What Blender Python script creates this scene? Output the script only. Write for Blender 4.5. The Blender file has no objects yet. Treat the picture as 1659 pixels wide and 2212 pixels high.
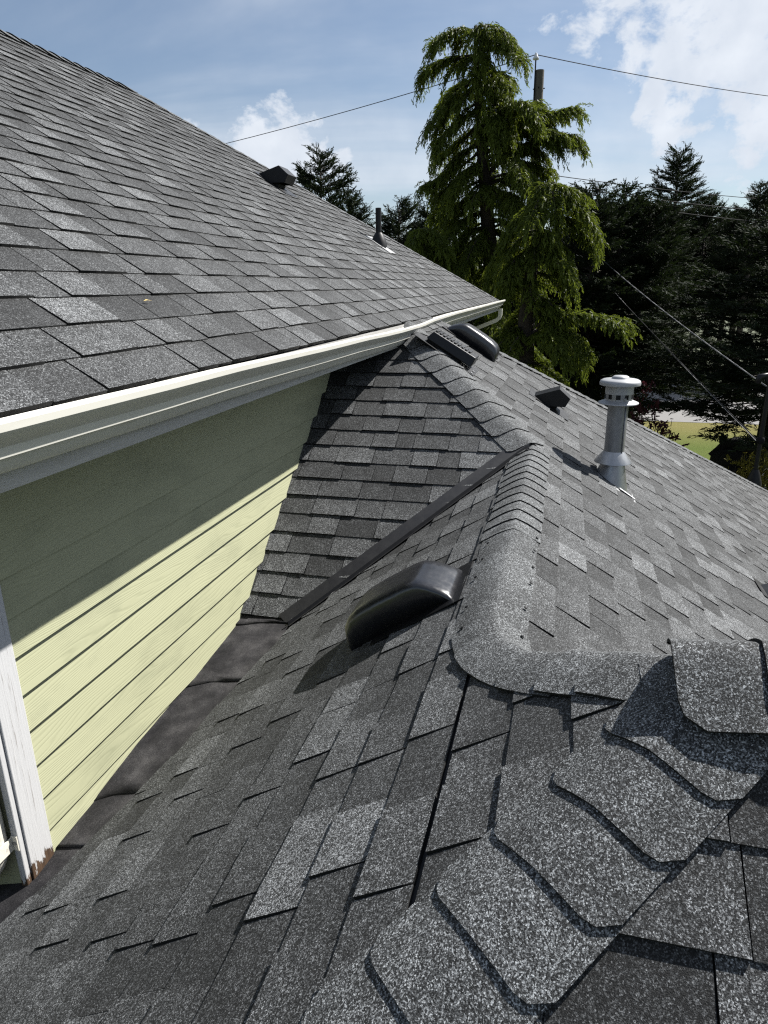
import bpy, math, random
import numpy as np
from mathutils import Vector, Matrix, noise

random.seed(7); rng = np.random.default_rng(7)
sc = bpy.context.scene
col = sc.collection
H = 6.0                                   # camera height above the lawn

# ------------------------------------------------------------------ camera
PITCH, YAW, ROLL, FOC = math.radians(18.124), math.radians(14.575), math.radians(-0.685), 1488.5
_F = Vector((math.cos(YAW), math.sin(YAW), 0)); _R = Vector((math.sin(YAW), -math.cos(YAW), 0)); _Z = Vector((0, 0, 1))
CF = _F*math.cos(PITCH) - _Z*math.sin(PITCH)
_U = _F*math.sin(PITCH) + _Z*math.cos(PITCH)
CR = _R*math.cos(ROLL) + _U*math.sin(ROLL)
CU = _U*math.cos(ROLL) - _R*math.sin(ROLL)
cd = bpy.data.cameras.new('camera'); cam = bpy.data.objects.new('camera', cd); col.objects.link(cam)
M = Matrix((( CR.x, CU.x, -CF.x, 0), (CR.y, CU.y, -CF.y, 0), (CR.z, CU.z, -CF.z, H), (0, 0, 0, 1)))
cam.matrix_world = M
cd.sensor_fit = 'HORIZONTAL'; cd.sensor_width = 36; cd.lens = 36*FOC/1659
cd.clip_start = 0.05; cd.clip_end = 2000
sc.camera = cam

# ------------------------------------------------------------------ world, sun, exposure
SUN = Vector((1.05, -1.0, 1.44)).normalized()
w = bpy.data.worlds.new('World'); sc.world = w; w.use_nodes = True
wt = w.node_tree; wt.nodes.clear()
def WN(t, **k):
    n = wt.nodes.new(t)
    for a, b in k.items(): setattr(n, a, b)
    return n
sky = WN('ShaderNodeTexSky', sky_type='NISHITA'); sky.sun_disc = False
sky.sun_elevation = math.asin(SUN.z); sky.sun_rotation = math.atan2(SUN.x, SUN.y)
sky.air_density = 1.0; sky.dust_density = 0.6; sky.ozone_density = 2.0
tcw = WN('ShaderNodeTexCoord')
def wmath(op, a, b=None, c=None, clamp=False):
    n = WN('ShaderNodeMath', operation=op, use_clamp=clamp)
    for i, v in enumerate((a, b, c)):
        if v is None: continue
        if isinstance(v, (int, float)): n.inputs[i].default_value = v
        else: wt.links.new(v, n.inputs[i])
    return n.outputs[0]
sepw = WN('ShaderNodeSeparateXYZ'); wt.links.new(tcw.outputs['Generated'], sepw.inputs[0])
den = wmath('ADD', wmath('MAXIMUM', sepw.outputs[2], 0.0), 0.18)
comb = WN('ShaderNodeCombineXYZ')
wt.links.new(wmath('DIVIDE', sepw.outputs[0], den), comb.inputs[0]); wt.links.new(wmath('DIVIDE', sepw.outputs[1], den), comb.inputs[1])
def wnoise(vec, scale, det, rough, dist=0.0, mapv=None):
    if mapv:
        mp = WN('ShaderNodeMapping'); wt.links.new(vec, mp.inputs[0])
        mp.inputs['Scale'].default_value = mapv[0]; mp.inputs['Rotation'].default_value = mapv[1]; vec = mp.outputs[0]
    n = WN('ShaderNodeTexNoise'); n.inputs['Scale'].default_value = scale; n.inputs['Detail'].default_value = det
    n.inputs['Roughness'].default_value = rough; n.inputs['Distortion'].default_value = dist
    wt.links.new(vec, n.inputs['Vector']); return n.outputs['Fac']
def ray(x, y):
    return CR*((x-829.5)/FOC) - CU*((y-1106)/FOC) + CF
cir = wnoise(comb.outputs[0], 0.9, 6, 0.55, 0.6, ((1.0, 0.45, 1), (0, 0, 0.5)))
cirm = WN('ShaderNodeMapRange', interpolation_type='SMOOTHSTEP'); wt.links.new(cir, cirm.inputs[0])
cirm.inputs[1].default_value = 0.34; cirm.inputs[2].default_value = 0.70; cirm.inputs[3].default_value = 0.08; cirm.inputs[4].default_value = 0.72
# heaped clouds: a noise field that is thick round a few directions
cn = wnoise(tcw.outputs['Generated'], 15, 8, 0.62, 0.2, ((1, 1, 1.5), (0, 0, 0)))
wn = WN('ShaderNodeTexNoise'); wn.inputs['Scale'].default_value = 9; wn.inputs['Detail'].default_value = 4; wt.links.new(tcw.outputs['Generated'], wn.inputs['Vector'])
wsub = WN('ShaderNodeVectorMath', operation='MULTIPLY_ADD'); wt.links.new(wn.outputs['Color'], wsub.inputs[0]); wsub.inputs[1].default_value = (.16, .16, .12); wt.links.new(tcw.outputs['Generated'], wsub.inputs[2])
wof = WN('ShaderNodeVectorMath', operation='SUBTRACT'); wt.links.new(wsub.outputs[0], wof.inputs[0]); wof.inputs[1].default_value = (.08, .08, .06)
acc = None
BL = [(1560, 120, .115), (1500, 40, .09), (1640, 215, .11), (1480, 250, .05), (1370, 60, .045), (1400, 205, .035), (1430,-120,.16),
      (555, 300, .070), (480, 300, .055), (630, 335, .06), (700, 345, .035)]
dirs = [(ray(a, b).normalized(), r) for a, b, r in BL]
for az, el, r in [(110, 20, .2), (200, 22, .2), (-75, 22, .2)]:
    a, e = math.radians(az), math.radians(el)
    dirs.append((Vector((math.cos(a)*math.cos(e), math.sin(a)*math.cos(e), math.sin(e))), r))
for dv, r in dirs:
    dn = WN('ShaderNodeVectorMath', operation='DISTANCE'); wt.links.new(wof.outputs[0], dn.inputs[0]); dn.inputs[1].default_value = dv
    m = WN('ShaderNodeMapRange', interpolation_type='SMOOTHSTEP'); wt.links.new(dn.outputs['Value'], m.inputs[0])
    m.inputs[1].default_value = r*1.35; m.inputs[2].default_value = r*0.15; m.inputs[3].default_value = 0; m.inputs[4].default_value = 1
    acc = m.outputs[0] if acc is None else wmath('MAXIMUM', acc, m.outputs[0])
dens = wmath('ADD', wmath('MULTIPLY', acc, 0.50), wmath('MULTIPLY', cn, 1.25))
cum = WN('ShaderNodeMapRange', interpolation_type='SMOOTHSTEP'); wt.links.new(dens, cum.inputs[0])
cum.inputs[1].default_value = 0.81; cum.inputs[2].default_value = 1.08; cum.inputs[3].default_value = 0; cum.inputs[4].default_value = 0.95
cover = wmath('MAXIMUM', cirm.outputs[0], cum.outputs[0])
skyb = WN('ShaderNodeVectorMath', operation='SCALE'); wt.links.new(sky.outputs[0], skyb.inputs[0]); skyb.inputs['Scale'].default_value = 1.0
mixw = WN('ShaderNodeMixRGB'); wt.links.new(cover, mixw.inputs[0]); wt.links.new(skyb.outputs[0], mixw.inputs[1])
shade = wnoise(tcw.outputs['Generated'], 22, 4, 0.5)
crw = WN('ShaderNodeMixRGB'); wt.links.new(shade, crw.inputs[0]); crw.inputs[1].default_value = (6.0, 6.7, 7.8, 1); crw.inputs[2].default_value = (9.4, 9.8, 10.4, 1)
wt.links.new(crw.outputs[0], mixw.inputs[2])
bg = WN('ShaderNodeBackground'); bg.inputs[1].default_value = 0.052; wt.links.new(mixw.outputs[0], bg.inputs[0])
wo = WN('ShaderNodeOutputWorld'); wt.links.new(bg.outputs[0], wo.inputs[0])
sl = bpy.data.lights.new('sun', 'SUN'); sl.energy = 5.0; sl.angle = math.radians(0.53); sl.color = (1, .975, .93)
so = bpy.data.objects.new('sun', sl); col.objects.link(so); so.location = (10, -10, 30)
so.rotation_euler = SUN.to_track_quat('Z', 'Y').to_euler()
sc.view_settings.view_transform = 'Standard'; sc.view_settings.look = 'None'; sc.view_settings.exposure = 0.95; sc.view_settings.gamma = 1
sc.cycles.max_bounces = 4; sc.cycles.diffuse_bounces = 2; sc.cycles.glossy_bounces = 3; sc.cycles.transmission_bounces = 2; sc.cycles.transparent_max_bounces = 4; sc.cycles.caustics_reflective = False; sc.cycles.caustics_refractive = False
try:
    sc.cycles.use_denoising = False; sc.cycles.use_adaptive_sampling = False; sc.cycles.filter_width = 1.25; sc.cycles.sample_clamp_indirect = 3.0; sc.cycles.sample_clamp_direct = 8.0
except Exception: pass

# ------------------------------------------------------------------ helpers
def V(x, y, z): return Vector((x, y, z+H))           # camera-relative metres -> world
ROOT = {}
def root(name, loc, label, cat, group=None):
    o = bpy.data.objects.new(name, None); o.empty_display_size = .2; col.objects.link(o)
    o.location = loc; o['label'] = label; o['category'] = cat
    if group: o['group'] = group
    ROOT[o.name] = Vector(loc); return o
def mesh(name, vs, fs, mat, parent=None, smooth=False, attrs=None, kind=None, sharp=None):
    """vs are world coordinates; the object sits on its root's origin."""
    off = ROOT.get(parent.name, Vector((0, 0, 0))) if parent else Vector((0, 0, 0))
    me = bpy.data.meshes.new(name)
    if isinstance(vs, np.ndarray): vs = vs-np.array(off); me.from_pydata(vs.tolist(), [], fs)
    else: me.from_pydata([tuple(Vector(v)-off) for v in vs], [], fs)
    if attrs:
        for an, arr in attrs.items():
            a = me.attributes.new(an, 'FLOAT', 'POINT'); a.data.foreach_set('value', np.asarray(arr, dtype=np.float32))
    if smooth: me.polygons.foreach_set('use_smooth', np.ones(len(me.polygons), dtype=bool))
    if mat: me.materials.append(mat)
    me.update()
    o = bpy.data.objects.new(name, me); col.objects.link(o)
    if parent: o.parent = parent; ROOT[o.name] = off
    if kind: o['kind'] = kind
    if smooth and sharp:
        bpy.context.view_layer.objects.active = o
        me.set_sharp_from_angle(angle=sharp)
    return o
def tag(o, label, cat, group=None):
    o['label'] = label; o['category'] = cat
    if group: o['group'] = group
    return o
class MB:
    def __init__(s): s.v = []; s.f = []
    def add(s, vs, fs):
        k = len(s.v); s.v += [Vector(v) for v in vs]; s.f += [tuple(i+k for i in f) for f in fs]; return s
    def box(s, a, b):
        x0, y0, z0 = a; x1, y1, z1 = b
        return s.add([(x0,y0,z0),(x1,y0,z0),(x1,y1,z0),(x0,y1,z0),(x0,y0,z1),(x1,y0,z1),(x1,y1,z1),(x0,y1,z1)],
              [(0,3,2,1),(4,5,6,7),(0,1,5,4),(1,2,6,5),(2,3,7,6),(3,0,4,7)])
    def tube(s, pts, rads, n=10, cap=True):
        pts = [Vector(p) for p in pts]; base = len(s.v)
        if isinstance(rads, (int, float)): rads = [rads]*len(pts)
        t0 = (pts[1]-pts[0]).normalized(); ref = Vector((0,0,1)) if abs(t0.z) < .9 else Vector((1,0,0))
        a = t0.cross(ref).normalized()
        for i, p in enumerate(pts):
            t = (pts[min(i+1, len(pts)-1)]-pts[max(i-1, 0)]).normalized()
            a = (a - t*a.dot(t)).normalized(); b = t.cross(a)
            for k in range(n):
                q = 2*math.pi*k/n; s.v.append(p+(a*math.cos(q)+b*math.sin(q))*rads[i])
        for i in range(len(pts)-1):
            for k in range(n):
                k2 = (k+1) % n
                s.f.append((base+i*n+k, base+i*n+k2, base+(i+1)*n+k2, base+(i+1)*n+k))
        if cap:
            s.f.append(tuple(base+k for k in reversed(range(n)))); e = base+(len(pts)-1)*n; s.f.append(tuple(e+k for k in range(n)))
        return s
    def lathe(s, prof, c, n=32, sx=1, sy=1):
        base = len(s.v); c = Vector(c)
        for r, z in prof:
            for k in range(n):
                q = 2*math.pi*k/n; s.v.append(c+Vector((r*sx*math.cos(q), r*sy*math.sin(q), z)))
        for i in range(len(prof)-1):
            for k in range(n):
                k2 = (k+1) % n; s.f.append((base+i*n+k, base+i*n+k2, base+(i+1)*n+k2, base+(i+1)*n+k))
        return s
    def go(s, name, mat, parent=None, smooth=False, sharp=None): return mesh(name, s.v, s.f, mat, parent, smooth, sharp=sharp)
def frame(o, ux, uy, uz):
    return lambda a, b, c: o+ux*a+uy*b+uz*c
def wob(p, sc_=1.0): return noise.noise(Vector(p)*sc_)

# ------------------------------------------------------------------ materials
def mat(name, base=(.5,.5,.5), rough=.6, metal=0., spec=.5):
    m = bpy.data.materials.new(name); m.use_nodes = True
    b = m.node_tree.nodes['Principled BSDF']
    b.inputs['Base Color'].default_value = (*base, 1); b.inputs['Roughness'].default_value = rough
    b.inputs['Metallic'].default_value = metal; b.inputs['Specular IOR Level'].default_value = spec
    return m
class NT:
    def __init__(s, m): s.t = m.node_tree; s.b = s.t.nodes.get('Principled BSDF')
    def n(s, t, **k):
        x = s.t.nodes.new(t)
        for a, b in k.items(): setattr(x, a, b)
        return x
    def put(s, i, v):
        if hasattr(v, 'links') or hasattr(v, 'is_output'): s.t.links.new(v, i)
        else: i.default_value = v
    def math(s, op, a, b=None, c=None, clamp=False):
        x = s.n('ShaderNodeMath', operation=op, use_clamp=clamp)
        for i, v in enumerate((a, b, c)):
            if v is not None: s.put(x.inputs[i], v)
        return x.outputs[0]
    def coord(s, kind='Object', scale=None, rot=None):
        o = s.n('ShaderNodeTexCoord').outputs[kind]
        if scale or rot:
            mp = s.n('ShaderNodeMapping'); s.t.links.new(o, mp.inputs[0])
            if scale: mp.inputs['Scale'].default_value = scale
            if rot: mp.inputs['Rotation'].default_value = rot
            o = mp.outputs[0]
        return o
    def noise(s, vec, scale, det=3, rough=.5, dist=0):
        x = s.n('ShaderNodeTexNoise'); s.t.links.new(vec, x.inputs['Vector']); x.inputs['Scale'].default_value = scale
        x.inputs['Detail'].default_value = det; x.inputs['Roughness'].default_value = rough; x.inputs['Distortion'].default_value = dist
        return x.outputs['Fac']
    def ramp(s, f, stops):
        x = s.n('ShaderNodeValToRGB'); s.t.links.new(f, x.inputs[0]); e = x.color_ramp.elements
        while len(e) < len(stops): e.new(.5)
        for q, (p, c) in zip(e, stops): q.position = p; q.color = (*c, 1) if len(c) == 3 else c
        return x.outputs[0]
    def mix(s, f, a, b, mode='MIX'):
        x = s.n('ShaderNodeMixRGB', blend_type=mode); s.put(x.inputs[0], f)
        for i, v in ((1, a), (2, b)):
            if isinstance(v, tuple): x.inputs[i].default_value = (*v, 1) if len(v) == 3 else v
            else: s.t.links.new(v, x.inputs[i])
        return x.outputs[0]
    def attr(s, nm): 
        x = s.n('ShaderNodeAttribute'); x.attribute_name = nm; return x.outputs['Fac']
    def bump(s, h, st, dist, nrm=None):
        x = s.n('ShaderNodeBump'); x.inputs['Strength'].default_value = st; x.inputs['Distance'].default_value = dist
        s.t.links.new(h, x.inputs['Height'])
        if nrm is not None: s.t.links.new(nrm, x.inputs['Normal'])
        return x.outputs[0]
    def col(s, c): s.put(s.b.inputs['Base Color'], c)
    def rough(s, c): s.put(s.b.inputs['Roughness'], c)
    def nrm(s, c): s.t.links.new(c, s.b.inputs['Normal'])

def shingle_mat(name, tint):
    m = mat(name, rough=.85, spec=.35); k = NT(m); co = k.coord()
    tone = k.attr('tone')
    g1 = k.noise(co, 620, 1, .6); g2 = k.noise(co, 270, 1, .65)
    vo = k.n('ShaderNodeTexVoronoi', feature='F1'); k.t.links.new(co, vo.inputs['Vector']); vo.inputs['Scale'].default_value = 460
    sepc = k.n('ShaderNodeSeparateColor'); k.t.links.new(vo.outputs['Color'], sepc.inputs[0])
    cell = sepc.outputs[0]
    blot = k.noise(co, 14, 4, .6)
    # share of pale granules rises with the tone of the piece
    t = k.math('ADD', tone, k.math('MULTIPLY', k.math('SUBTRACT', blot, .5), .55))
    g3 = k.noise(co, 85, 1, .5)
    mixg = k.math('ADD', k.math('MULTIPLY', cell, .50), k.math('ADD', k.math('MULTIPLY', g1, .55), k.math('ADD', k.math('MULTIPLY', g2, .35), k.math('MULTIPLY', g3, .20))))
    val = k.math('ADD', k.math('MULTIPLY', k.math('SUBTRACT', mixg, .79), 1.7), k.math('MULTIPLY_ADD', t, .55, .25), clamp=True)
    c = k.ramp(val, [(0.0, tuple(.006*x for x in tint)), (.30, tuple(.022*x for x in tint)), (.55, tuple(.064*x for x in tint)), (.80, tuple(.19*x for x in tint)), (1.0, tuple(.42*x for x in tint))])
    k.col(c)
    k.nrm(k.bump(g1, .5, .0025)); return m
M_SH = shingle_mat('asphalt_shingle', (.97, 1.0, 1.02))
M_SHB = shingle_mat('asphalt_shingle_cap', (.96, 1.0, 1.02))
M_DECK = mat('roof_felt', (.012, .012, .013), .95)
m = M_MEM = mat('roll_roofing', rough=.9, spec=.2); k = NT(m); co = k.coord()
k.col(k.ramp(k.math('MULTIPLY_ADD', k.noise(co, 420, 2, .6), .55, k.math('MULTIPLY', k.noise(co, 7, 5, .6), .5)), [(.38, (.006,.006,.007)), (.52, (.024,.023,.025)), (.66, (.085,.082,.083))]))
k.nrm(k.bump(k.noise(co, 300, 2, .6), .35, .002, k.bump(k.noise(co, 8, 3), .4, .03)))
# lap siding: cedar-grain embossed board, yellow-green paint
m = M_SID = mat('siding_paint', rough=.62, spec=.3); k = NT(m)
co = k.coord(scale=(1.0, 1.0, 1.0))
bo = k.n('ShaderNodeObjectInfo').outputs['Random']
cx = k.n('ShaderNodeCombineXYZ'); k.t.links.new(k.math('MULTIPLY', bo, 17.0), cx.inputs[0]); k.t.links.new(k.math('MULTIPLY', bo, 9.0), cx.inputs[2])
va = k.n('ShaderNodeVectorMath', operation='ADD'); k.t.links.new(co, va.inputs[0]); k.t.links.new(cx.outputs[0], va.inputs[1])
def gr(scl, *a):
    mp = k.n('ShaderNodeMapping'); k.t.links.new(va.outputs[0], mp.inputs[0]); mp.inputs['Scale'].default_value = scl
    return k.noise(mp.outputs[0], *a)
warp = gr((.7, 1, 7), 1.0, 3, .45)
sp = k.n('ShaderNodeSeparateXYZ'); k.t.links.new(va.outputs[0], sp.inputs[0])
ph = k.math('ADD', k.math('MULTIPLY', sp.outputs[2], 620.0), k.math('MULTIPLY', warp, 130.0))
band = k.math('POWER', k.math('MULTIPLY_ADD', k.math('SINE', ph), .5, .5), 3.0)
brk = gr((9, 1, 60), 1.0, 3, .6)
hgt = k.math('MULTIPLY', band, k.math('ADD', brk, .25))
stain = k.ramp(gr((2.2, 1, 6), 1.0, 5, .65), [(.52, (0,0,0)), (.78, (1,1,1))])
c0 = k.mix(gr((.8, 1, 2), 1.0, 3, .5), (.335,.340,.215), (.40,.402,.262))
c1 = k.mix(k.math('MULTIPLY', hgt, .20), c0, (.17,.18,.10))
k.col(k.mix(k.math('MULTIPLY', stain, .42), c1, (.16,.17,.11)))
k.nrm(k.bump(hgt, .4, -.0014))
# painted metal gutter
m = M_GUT = mat('gutter_enamel', (.72,.70,.64), .38, 0, .5); k = NT(m); co = k.coord(scale=(1.5, 8, 8))
k.col(k.mix(k.ramp(k.noise(co, 2.2, 6, .65), [(.5, (0,0,0)), (.8, (.55,.55,.55))]), (.60,.585,.53), (.42,.40,.34)))
k.rough(k.math('MULTIPLY_ADD', k.noise(co, 4, 3), .3, .25))
m = M_FAS = mat('fascia_paint', (.62,.61,.58), .7); k = NT(m); co = k.coord(scale=(1, 14, 22))
k.nrm(k.bump(k.noise(co, 9, 5, .7), .5, .004))
k.col(k.mix(k.noise(co, 3, 5, .6), (.48,.47,.45), (.30,.29,.27)))
M_SOF = mat('soffit_paint', (.22,.23,.18), .8)
M_WALL = mat('wall_paint', (.42,.43,.26), .7)
# flaking white board
m = M_COR = mat('flaking_white_paint', rough=.75); k = NT(m); co = k.coord(scale=(10, 10, 1))
sp = k.n('ShaderNodeSeparateXYZ'); k.t.links.new(k.n('ShaderNodeNewGeometry').outputs['Position'], sp.inputs[0])
crack = k.ramp(k.noise(k.coord(scale=(60, 60, 2.2)), 1.6, 6, .75), [(.60, (0,0,0)), (.66, (1,1,1))])
low = k.math('MULTIPLY', k.math('SUBTRACT', -1.745+H, sp.outputs[2]), 13.0)
rot = k.math('ADD', low, k.math('MULTIPLY', k.math('SUBTRACT', k.noise(k.coord(scale=(30,30,7)), 1.2, 5, .7), .5), 3.0), clamp=True)
wood = k.ramp(k.noise(k.coord(scale=(80,80,6)), 1, 5, .7), [(.3, (.018,.011,.007)), (.55, (.075,.042,.022)), (.8, (.16,.105,.062))])
pc = k.mix(crack, (.50,.50,.50), (.25,.235,.22))
k.col(k.mix(k.ramp(rot, [(.35, (0,0,0)), (.5, (1,1,1))]), pc, wood))
k.nrm(k.bump(k.noise(k.coord(scale=(60, 60, 2.2)), 1.6, 6, .75), .5, .004))
m = M_DSP = mat('downspout_paint', (.66,.63,.54), .55); k = NT(m)
k.col(k.mix(k.ramp(k.noise(k.coord(), 38, 6, .7), [(.56,(0,0,0)), (.66,(1,1,1))]), (.70,.67,.58), (.36,.33,.27)))
k.nrm(k.bump(k.noise(k.coord(scale=(1,1,.4)), 60, 4, .6), .5, .004))
# black vents
def plastic(name, base, r, sp_=.5):
    m = mat(name, base, r, 0, sp_); k = NT(m); co = k.coord()
    k.rough(k.math('MULTIPLY_ADD', k.noise(co, 35, 5, .6), .28, r-.1))
    k.col(k.mix(k.ramp(k.noise(co, 120, 4, .75), [(.62, (0,0,0)), (.78, (.8,.8,.8))]), base, (.12,.115,.10)))
    k.nrm(k.bump(k.noise(co, 16, 2), .12, .02)); return m
M_BLK = plastic('black_vent_plastic', (.012,.012,.014), .26, .9)
M_BLM = plastic('black_vent_metal', (.005,.005,.006), .38, .35)
M_RUB = mat('black_rubber', (.007,.007,.008), .5, 0, .3)
M_PVC = mat('black_pipe', (.009,.009,.010), .45, 0, .3)
m = M_VAL = mat('valley_metal_paint', (.014,.014,.016), .45); k = NT(m); co = k.coord()
k.rough(k.math('MULTIPLY_ADD', k.noise(co, 20, 5, .65), .3, .32))
k.col(k.mix(k.ramp(k.noise(co, 240, 3, .7), [(.6,(0,0,0)),(.75,(.5,.5,.5))]), (.013,.013,.015), (.07,.068,.065)))
m = M_GAL = mat('galvanised_steel', (.55,.56,.57), .38, .85); k = NT(m); co = k.coord(scale=(1,1,.35))
k.col(k.mix(k.noise(co, 30, 5, .65), (.26,.265,.27), (.50,.505,.51))); k.rough(k.math('MULTIPLY_ADD', k.noise(co, 22, 4), .35, .22))
m = M_GALD = mat('dull_galvanised_steel', (.40,.41,.42), .5, .6); k = NT(m); co = k.coord()
k.col(k.mix(k.noise(co, 40, 5, .7), (.17,.173,.176), (.37,.375,.38))); k.rough(k.math('MULTIPLY_ADD', k.noise(co, 25, 4), .3, .35))
M_CAPW = mat('weathered_aluminium', (.36,.365,.37), .5, .35)
M_SLOT = mat('vent_screen_dark', (.01,.01,.01), .8)
M_SEAL = mat('silver_sealant', (.5,.5,.5), .5, .3)
# nature
def bark(name, a, b, sc_=(9, 9, 1.4)):
    m = mat(name, a, .9); k = NT(m); co = k.coord(scale=sc_)
    f = k.noise(co, 3, 6, .7); k.col(k.mix(f, a, b)); k.nrm(k.bump(f, .9, .03)); return m
M_BARK = bark('bark', (.018,.014,.011), (.06,.048,.038))
M_POLE = bark('weathered_pole_wood', (.05,.044,.037), (.14,.125,.105), (16, 16, .7))
def leaf(name, a, b, tr, trc, rough=.5):
    m = bpy.data.materials.new(name); m.use_nodes = True; t = m.node_tree; bs = t.nodes['Principled BSDF']
    k = NT(m)
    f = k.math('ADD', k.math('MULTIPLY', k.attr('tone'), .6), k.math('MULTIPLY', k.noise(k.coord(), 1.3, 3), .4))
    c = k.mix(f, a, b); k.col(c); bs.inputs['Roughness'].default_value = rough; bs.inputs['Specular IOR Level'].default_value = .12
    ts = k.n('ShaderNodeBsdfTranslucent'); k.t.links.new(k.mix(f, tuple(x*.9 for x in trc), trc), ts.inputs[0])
    mx = k.n('ShaderNodeMixShader'); mx.inputs[0].default_value = tr
    t.links.new(bs.outputs[0], mx.inputs[1]); t.links.new(ts.outputs[0], mx.inputs[2])
    t.links.new(mx.outputs[0], t.nodes['Material Output'].inputs[0]); return m
M_DEO = leaf('weeping_conifer_foliage', (.010,.020,.006), (.115,.150,.022), .36, (.15,.19,.022))
M_SPR = leaf('spruce_foliage', (.006,.010,.006), (.024,.033,.015), .15, (.022,.034,.009), .8)
M_PUR = leaf('purple_foliage', (.03,.010,.014), (.07,.022,.028), .25, (.10,.02,.03))
M_SHR = leaf('shrub_foliage', (.10,.11,.03), (.36,.30,.06), .25, (.3,.25,.05))
M_FLW = mat('white_petal', (.72,.66,.64), .6)
M_HED = leaf('dark_shrub_foliage', (.005,.009,.005), (.018,.026,.012), .10, (.018,.026,.008), .8)
m = M_LAWN = mat('lawn_grass', rough=.9, spec=.1); k = NT(m); co = k.coord()
gA = k.mix(k.noise(co, 26, 5, .75), (.035,.060,.010), (.125,.165,.030))
dry = k.ramp(k.noise(co, .25, 4, .6), [(.45, (0,0,0)), (.62, (1,1,1))])
sp = k.n('ShaderNodeSeparateXYZ'); k.t.links.new(co, sp.inputs[0])
edge = k.ramp(k.math('MULTIPLY', k.math('SUBTRACT', sp.outputs[0], 27.5), .22), [(.0, (0,0,0)), (1., (1,1,1))])
fl = k.ramp(k.noise(co, 45, 2, .6), [(.70, (0,0,0)), (.76, (1,1,1))])
c = k.mix(k.math('MULTIPLY', k.math('MAXIMUM', k.math('MULTIPLY', dry, .5), edge), .75), gA, (.20,.165,.06))
k.col(k.mix(k.math('MULTIPLY', fl, .45), c, (.55,.52,.32))); k.nrm(k.bump(k.noise(co, 30, 4, .7), .8, .06))
m = M_ROAD = mat('road_asphalt', rough=.9); k = NT(m); co = k.coord()
k.col(k.mix(k.noise(co, 3, 6, .7), (.14,.135,.13), (.22,.21,.20)))
M_GRND = mat('ground_soil', (.06,.07,.03), .95)
M_WIRE = mat('wire_black', (.012,.012,.013), .8, 0, .1)
M_ALU = mat('wire_aluminium', (.16,.16,.165), .6, .2)
M_CER = mat('insulator_ceramic', (.6,.6,.62), .25)
M_DRW = bark('black_driftwood', (.008,.008,.008), (.02,.018,.016), (3,3,3))
M_LEAFD = mat('dry_leaf', (.55,.42,.16), .6)

# ------------------------------------------------------------------ the setting
def sheet(name, x0, x1, y0, y1, z, mt):
    o = mesh(name, [(x0,y0,z),(x1,y0,z),(x1,y1,z),(x0,y1,z)], [(0,1,2,3)], mt); o['kind'] = 'structure'; return o
sheet('ground', -900, 1200, -1000, 1000, 0, M_GRND)
sheet('lawn', -30, 33.2, -45, 45, .02, M_LAWN)
sheet('road', 33.2, 47, -300, 300, .03, M_ROAD)
# ------------------------------------------------------------------ roof planes
S = .664; SL = math.hypot(1, S); YR, ZR = .15, -.905
EXP = .138
L1 = lambda x, y: V(x, y, ZR-S*(y-YR)); L3 = lambda x, y: V(x, y, ZR+S*(y-YR))
XC = 4.08
L2 = lambda x, y: V(x, y, ZR+S*(x-XC)); AX, AY = 1.12, -.32; ZA = ZR-S*(AY-YR)
L4 = lambda x, y: V(x, y, ZA+S*(x-AX)); L5 = lambda x, y: V(x, y, ZA-S*(x-AX))
SU = .66; UP = lambda x, y: V(x, y, -1.0+SU*y)
def project(p):
    q = p-Vector((0, 0, H)); d = q.dot(CF)
    if d < .1: return None
    return (829.5+FOC*q.dot(CR)/d, 1106-FOC*q.dot(CU)/d, d)

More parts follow.
